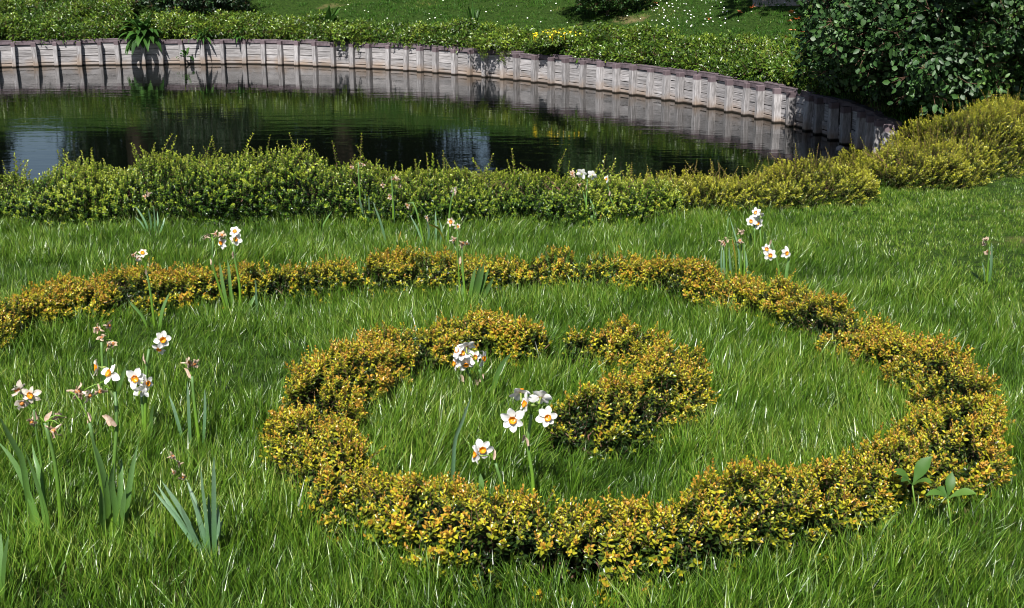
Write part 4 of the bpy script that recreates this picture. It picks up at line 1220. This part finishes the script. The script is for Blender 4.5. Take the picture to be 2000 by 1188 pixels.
narcissus('daffodil with broad dark leaves and wilted heads in front of the upper hedge arc', (920, 604), [[(911, 598), (905, 540), (902, 480)], {'r': .6, 'p': [(906, 560), (898, 508), (886, 475)]}, {'r': .6, 'p': [(897, 550), (894, 500), (893, 452)]}],
          [{'p': [(922, 602), (928, 560), (938, 516)], 'w': .022}, {'p': [(917, 602), (922, 560), (929, 522)], 'w': .02}, {'p': [(928, 602), (942, 560), (955, 525)], 'w': .02}, {'p': [(930, 600), (950, 570), (964, 542)], 'w': .02}, {'p': [(912, 598), (904, 575), (900, 551)], 'w': .016}, {'p': [(920, 604), (933, 570), (946, 512)], 'w': .018}],
          [(882, 433, 'camleft', .85, 1), (893, 442, 'camright', .6, 1)], [(883, 470, 1), (912, 474, 1), (902, 474), (888, 466)], [(902, 484), (897, 512)])
narcissus('tall withered daffodil stalk against the pond hedge left of centre', (708, 447), [[(706, 446), (704, 400), (701, 352), (700, 318)]], [{'p': [(711, 447), (706, 410), (701, 384)], 'w': .016}, [(719, 446), (716, 410), (712, 378)], [(723, 447), (722, 415), (720, 382)]], [], [(688, 328), (709, 323), (704, 320)], [(701, 352), (700, 335)], 'bluestraps', .012)
narcissus('withered daffodil with drooping brown heads beside the tallest stalk at the pond hedge', (766, 450), [[(767, 450), (768, 410), (766, 370), (764, 345)]], [{'p': [(767, 450), (769, 415), (768, 384)], 'w': .014}], [], [(749, 361), (777, 349), (780, 364), (763, 384), (771, 347)], [], 'bluestraps', .012)
narcissus('bent withered daffodil stalks and yellowing leaves behind the upper hedge arc', (826, 490), [[(829, 482), (818, 430), (810, 403), (802, 392), (797, 397)], [(876, 440), (880, 400), (886, 376)]],
          [[(757, 492), (745, 440), (729, 396)], [(827, 478), (815, 445), (800, 419)], [(850, 480), (851, 445), (850, 411)], {'p': [(869, 475), (857, 447), (835, 437)], 'm': 'yellowstraps'}, {'p': [(775, 488), (778, 470), (783, 451)], 'm': 'yellowstraps'}, {'p': [(803, 498), (807, 480), (814, 461)], 'm': 'yellowstraps'}, {'p': [(786, 494), (788, 475), (797, 470)], 'm': 'yellowstraps'}, [(858, 480), (862, 450), (858, 430)], [(835, 480), (838, 450), (832, 425)]], [],
          [(797, 401), (834, 424, 1), (886, 371, 1)], [(836, 430), (886, 378)], 'bluestraps', .012)
narcissus('white daffodil in front of the pond hedge right of centre', (1156, 450), [[(1148, 450), (1145, 406), (1147, 350)], {'r': .8, 'p': [(1214, 450), (1202, 410), (1192, 385), (1186, 356)]}, {'r': 2.2, 'p': [(1156, 450), (1156, 422)]}],
          [[(1174, 450), (1180, 415), (1190, 388)], [(1141, 448), (1133, 425), (1124, 410)], [(1148, 450), (1146, 410), (1138, 372)], [(1164, 450), (1162, 420), (1152, 388)], {'p': [(1170, 450), (1172, 430), (1178, 414)], 'm': 'yellowstraps'}], [(1136, 339, 'back', 1.1), (1157, 343, 'back', 1.1), (1186, 350, 'left', .9)], [(1117, 339), (1131, 361), (1120, 344)], [(1143, 366), (1189, 378)])
narcissus('daffodil with a tight white and orange cluster nearest the mown lawn', (1480, 500), [[(1486, 498), (1486, 470), (1484, 444)], [(1474, 498), (1474, 470), (1473, 445)]], [[(1468, 498), (1467, 475), (1466, 455)], [(1492, 500), (1494, 470), (1492, 450)]],
          [(1479, 436, 'cam', 1.05), (1468, 432, 'camleft', 1.0), (1477, 416, 'leftup', .95), (1484, 420, 'upback', .95)], [], [])
narcissus('daffodil with three small white blooms on a thick bent stem beside the hedge arc', (1526, 574), [[(1525, 572), (1521, 530), (1515, 500), (1506, 472)]], [[(1535, 566), (1537, 530), (1542, 500)], [(1500, 574), (1478, 548), (1456, 524)]],
          [(1499, 486, 'camleft', .95), (1504, 498, 'cam', 1.0), (1535, 494, 'camright', .95)], [], [(1504, 474)], stem_r=.0062)
narcissus('clump of daffodil stalks with brown tips left of the white blooms', (1438, 556), [{'r': .8, 'p': [(1420, 550), (1419, 490), (1422, 426)]}, {'r': .8, 'p': [(1447, 556), (1447, 510), (1448, 478)]}, {'r': .8, 'p': [(1453, 558), (1454, 510), (1453, 474)]}],
          [{'p': [(1438, 552), (1436, 505), (1429, 463)], 'm': 'yellowstraps', 'w': .01}, [(1444, 556), (1442, 490), (1425, 424)], [(1410, 548), (1408, 510), (1409, 480)], [(1430, 554), (1426, 510), (1424, 480)], [(1457, 558), (1458, 520), (1456, 490)], [(1415, 548), (1414, 500), (1412, 476)]], [], [(1412, 477), (1448, 453), (1444, 455), (1447, 472), (1409, 472)], [(1421, 470)], 'bluestraps', .011)
narcissus('lone withered daffodil stalk on the mown lawn at the right edge', (1926, 555), [[(1927, 554), (1930, 515), (1933, 482)]], [[(1918, 554), (1908, 540), (1896, 530)], [(1922, 554), (1921, 530), (1917, 510)], [(1932, 555), (1936, 520), (1937, 474)]], [], [(1924, 467), (1927, 492), (1921, 475)], [], 'bluestraps', .012)
narcissus('blue-green daffodil leaves without flowers at the foot of the pond hedge on the left', (296, 460), [], [[(292, 458), (282, 430), (265, 403)], [(297, 460), (294, 430), (289, 406)], [(302, 460), (303, 430), (300, 401)], [(306, 460), (309, 435), (307, 412)], [(288, 458), (276, 435), (264, 424)], [(310, 460), (318, 440), (322, 425)]], [], [(291, 378), (286, 384)], [], 'bluestraps', .012)
narcissus('small sheaf of daffodil leaves at the hedge foot near the left middle', (624, 470), [], [[(622, 468), (618, 435), (608, 406)], [(626, 470), (632, 440), (648, 413)], [(629, 470), (628, 445), (630, 425)]], [], [], [], 'straps', .011)
narcissus('upright daffodil leaves cut by the bottom left corner', (2, 1200), [], [[(-4, 1205), (0, 1120), (2, 1042)], [(6, 1205), (9, 1120), (17, 1045)]], [], [], [], 'straps', .016)

# ------------------------------------------------------------------ young chestnut seedlings beside the spiral
def seedling(label, centre, leaflets, seed):
    C = lawn_pt(centre[0], centre[1] + 88); C.z = float(height(C.x, C.y)[0])
    root = empty('chestnut_seedling', C); tag(root, label, 'seedling', 'seedlings beside the spiral hedge')
    top = at_y(centre[0], centre[1], C.y)
    b = MB(); b.tube([Vector((.01, 0, -.01)), (top - C) * .5 + Vector((.008, 0, 0)), top - C], [.003, .0026, .002], 6, .4)
    put('stem', b.mesh('stem', [M['stem']]), root)
    for k, (u, v, dy, w) in enumerate(leaflets):
        e = at_y(u, v, C.y + dy)
        m = (top + e) / 2 + Vector((0, 0, .012))
        P = curve3([top - C, m - C, e - C], 9)
        put('leaf', ribbon(P, [w * x for x in (.06, .18, .42, .7, .92, 1, .85, .5, .03)], (0, -.55, 1), .15, .55 + .1 * (k % 3), M['broadleaf'], 'leaf', .002, seed + k), root)
seedling('palmate chestnut seedling with a tall upright leaflet at the right of the spiral hedge', (1782, 948), [(1821, 891, .01, .036), (1741, 922, -.03, .03), (1822, 945, -.05, .022), (1760, 940, -.09, .02)], 5)
seedling('lower palmate chestnut seedling spreading over the grass right of the spiral hedge', (1851, 974), [(1860, 922, .03, .026), (1808, 968, -.04, .022), (1909, 966, -.03, .024), (1828, 955, .03, .02)], 15)

# ------------------------------------------------------------------ grass
def tuft(name, mat, n, L, radius, width, seed, lean=.45, segs=4, curl=1.0):
    r = random.Random(seed); b = MB()
    for k in range(n):
        a = r.uniform(0, 6.28); q = radius * math.sqrt(r.random())
        p = Vector((math.cos(a) * q, math.sin(a) * q, -.01))
        az = a + r.gauss(0, 1.0)
        e = abs(r.gauss(0, lean))
        d = Vector((math.cos(az) * math.sin(e), math.sin(az) * math.sin(e), math.cos(e)))
        l = L * r.uniform(.55, 1.15)
        s0 = Vector((-math.sin(az), math.cos(az), 0))
        tw = r.uniform(-1.2, 1.2)
        sd = (s0 * math.cos(tw) + Vector((math.cos(az), math.sin(az), 0)) * math.sin(tw)).normalized()
        w = width * r.uniform(.7, 1.25)
        v, at = [], []
        shade = r.gauss(0, .17)
        pale = .35 if r.random() < .06 else 0
        g = curl * r.uniform(.05, .38)
        for t in range(segs + 1):
            ww = w * (1 - (t / segs) ** 2.2)
            if t < segs:
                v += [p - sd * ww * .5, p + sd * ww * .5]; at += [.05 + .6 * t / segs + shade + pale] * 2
            else:
                v.append(p); at.append(.75 + shade + pale)
            p = p + d * (l / segs)
            d = (d + Vector((math.cos(az) * g, math.sin(az) * g, -g * .45))).normalized()
        f = [(2 * t, 2 * t + 1, 2 * t + 3, 2 * t + 2) for t in range(segs - 1)] + [(2 * segs - 2, 2 * segs - 1, 2 * segs)]
        b.add(v, f, at)
    return b.mesh(name, [mat], False)
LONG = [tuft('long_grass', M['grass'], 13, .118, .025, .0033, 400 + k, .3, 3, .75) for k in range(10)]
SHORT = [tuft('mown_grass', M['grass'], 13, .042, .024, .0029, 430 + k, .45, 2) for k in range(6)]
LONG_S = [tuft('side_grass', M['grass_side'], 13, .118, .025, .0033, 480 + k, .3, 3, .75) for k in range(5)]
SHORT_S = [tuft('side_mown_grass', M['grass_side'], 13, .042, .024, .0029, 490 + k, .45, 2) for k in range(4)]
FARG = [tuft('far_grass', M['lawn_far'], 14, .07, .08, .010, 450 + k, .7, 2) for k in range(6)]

hedge_xy = [np.array(resample(lp(*[(u, v * 1.03) for u, v in p]), .08)) for p in ([(-560, 930), (-360, 805), (-150, 715), (20, 645), (200, 598), (400, 577), (590, 570), (672, 566)], outer_path, [(1160, 700), (1240, 710), (1302, 742), (1312, 798), (1250, 835), (1165, 853), (1078, 866)])]
H_ALL = np.concatenate(hedge_xy)

def lawn_points(density, y0, y1, umin=-1300, umax=3300, vmax=1700):
    hw = y1 * .75 + 2.0
    n = int(density * 2 * hw * (y1 - y0))
    x, y = rng.uniform(-hw, hw, n), rng.uniform(y0, y1, n)
    z, d = height(x, y)
    u, v = project(np.stack([x, y, z], 1))
    k = (u > umin) & (u < umax) & (v < vmax) & (d > .2)
    return x[k], y[k], z[k], u[k], v[k]

X, Y, Z, U, V = [np.concatenate(c) for c in zip(lawn_points(1250, 2.0, 4.2), lawn_points(900, 4.2, 6.2), lawn_points(650, 6.2, 9.1), lawn_points(560, 9.1, 12.6, 1250))]
dh = np.full(len(X), 9.0)
for hx, hy in H_ALL:
    dh = np.minimum(dh, (X - hx) ** 2 + (Y - hy) ** 2)
dh = np.sqrt(dh)
mown = smooth(-40, 60, (U - 1400) * .42 + 395 - V) * (U > 1380)
keep = (dh > .09)
X, Y, Z, U, V, dh, mown = [q[keep] for q in (X, Y, Z, U, V, dh, mown)]
P3 = np.stack([X, Y, Z], 1)
f1 = vnoise(P3 * np.array([1.4, 1.4, 0]), 61); f2 = vnoise(P3 * np.array([1.4, 1.4, 0]) + 7, 62)
patch = vnoise(P3 * np.array([3.2, 3.2, 0]), 63)
leanx, leany = .1 + .38 * f1, -.05 + .36 * f2
leanx = leanx * (1 - .6 * mown); leany = leany * (1 - .6 * mown)
ax = np.stack([leanx, leany, np.ones(len(X))], 1) + np.concatenate([rng.normal(0, .16, (len(X), 2)), np.zeros((len(X), 1))], 1)
is_long = rng.random(len(X)) > mown
scl = np.where(is_long, (.85 + .3 * patch) * rng.uniform(.75, 1.25, len(X)) * np.where(dh < .3, 1.12, 1.0), rng.uniform(.8, 1.2, len(X)))
tone = np.clip(.5 + .14 * mown + .14 * patch + rng.normal(0, .08, len(X)), 0, 1)
frame = (U > -160) & (U < 2160) & (V < 1330)
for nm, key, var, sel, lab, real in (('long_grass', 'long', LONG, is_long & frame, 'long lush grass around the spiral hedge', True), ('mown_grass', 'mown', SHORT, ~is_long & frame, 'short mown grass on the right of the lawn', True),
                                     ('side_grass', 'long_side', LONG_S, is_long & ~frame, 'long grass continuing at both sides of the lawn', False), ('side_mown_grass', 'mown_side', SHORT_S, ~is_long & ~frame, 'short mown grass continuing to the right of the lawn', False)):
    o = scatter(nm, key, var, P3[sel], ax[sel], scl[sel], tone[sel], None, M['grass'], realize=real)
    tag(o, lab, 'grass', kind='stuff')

# upper lawn on the far bank
n = 16000
T = np.gradient(WC_D, axis=0); T /= np.linalg.norm(T, axis=1, keepdims=True)
Nn = np.stack([-T[:, 1], T[:, 0]], 1)
i = rng.integers(0, len(WC_D), n); d = rng.uniform(.15, 7.5, n)
x, y = WC_D[i, 0] + Nn[i, 0] * d + rng.normal(0, .06, n), WC_D[i, 1] + Nn[i, 1] * d + rng.normal(0, .06, n)
z, dd = height(x, y)
k = dd > .16
x, y, z = x[k], y[k], z[k]
pn = vnoise(np.stack([x * 1.2, y * 1.2, 0 * x], 1), 71)
o = scatter('upper_lawn_grass', 'farg', FARG, np.stack([x, y, z], 1), np.array([0, 0, 1.0]) + rng.normal(0, .12, (len(x), 3)), rng.uniform(.7, 1.2, len(x)), np.clip(.5 + .2 * pn + rng.normal(0, .08, len(x)) + .35 * (pn > .55), 0, 1), None, M['lawn_far'], realize=True)
tag(o, 'short sunlit grass on the upper lawn beyond the wall', 'grass', kind='stuff')
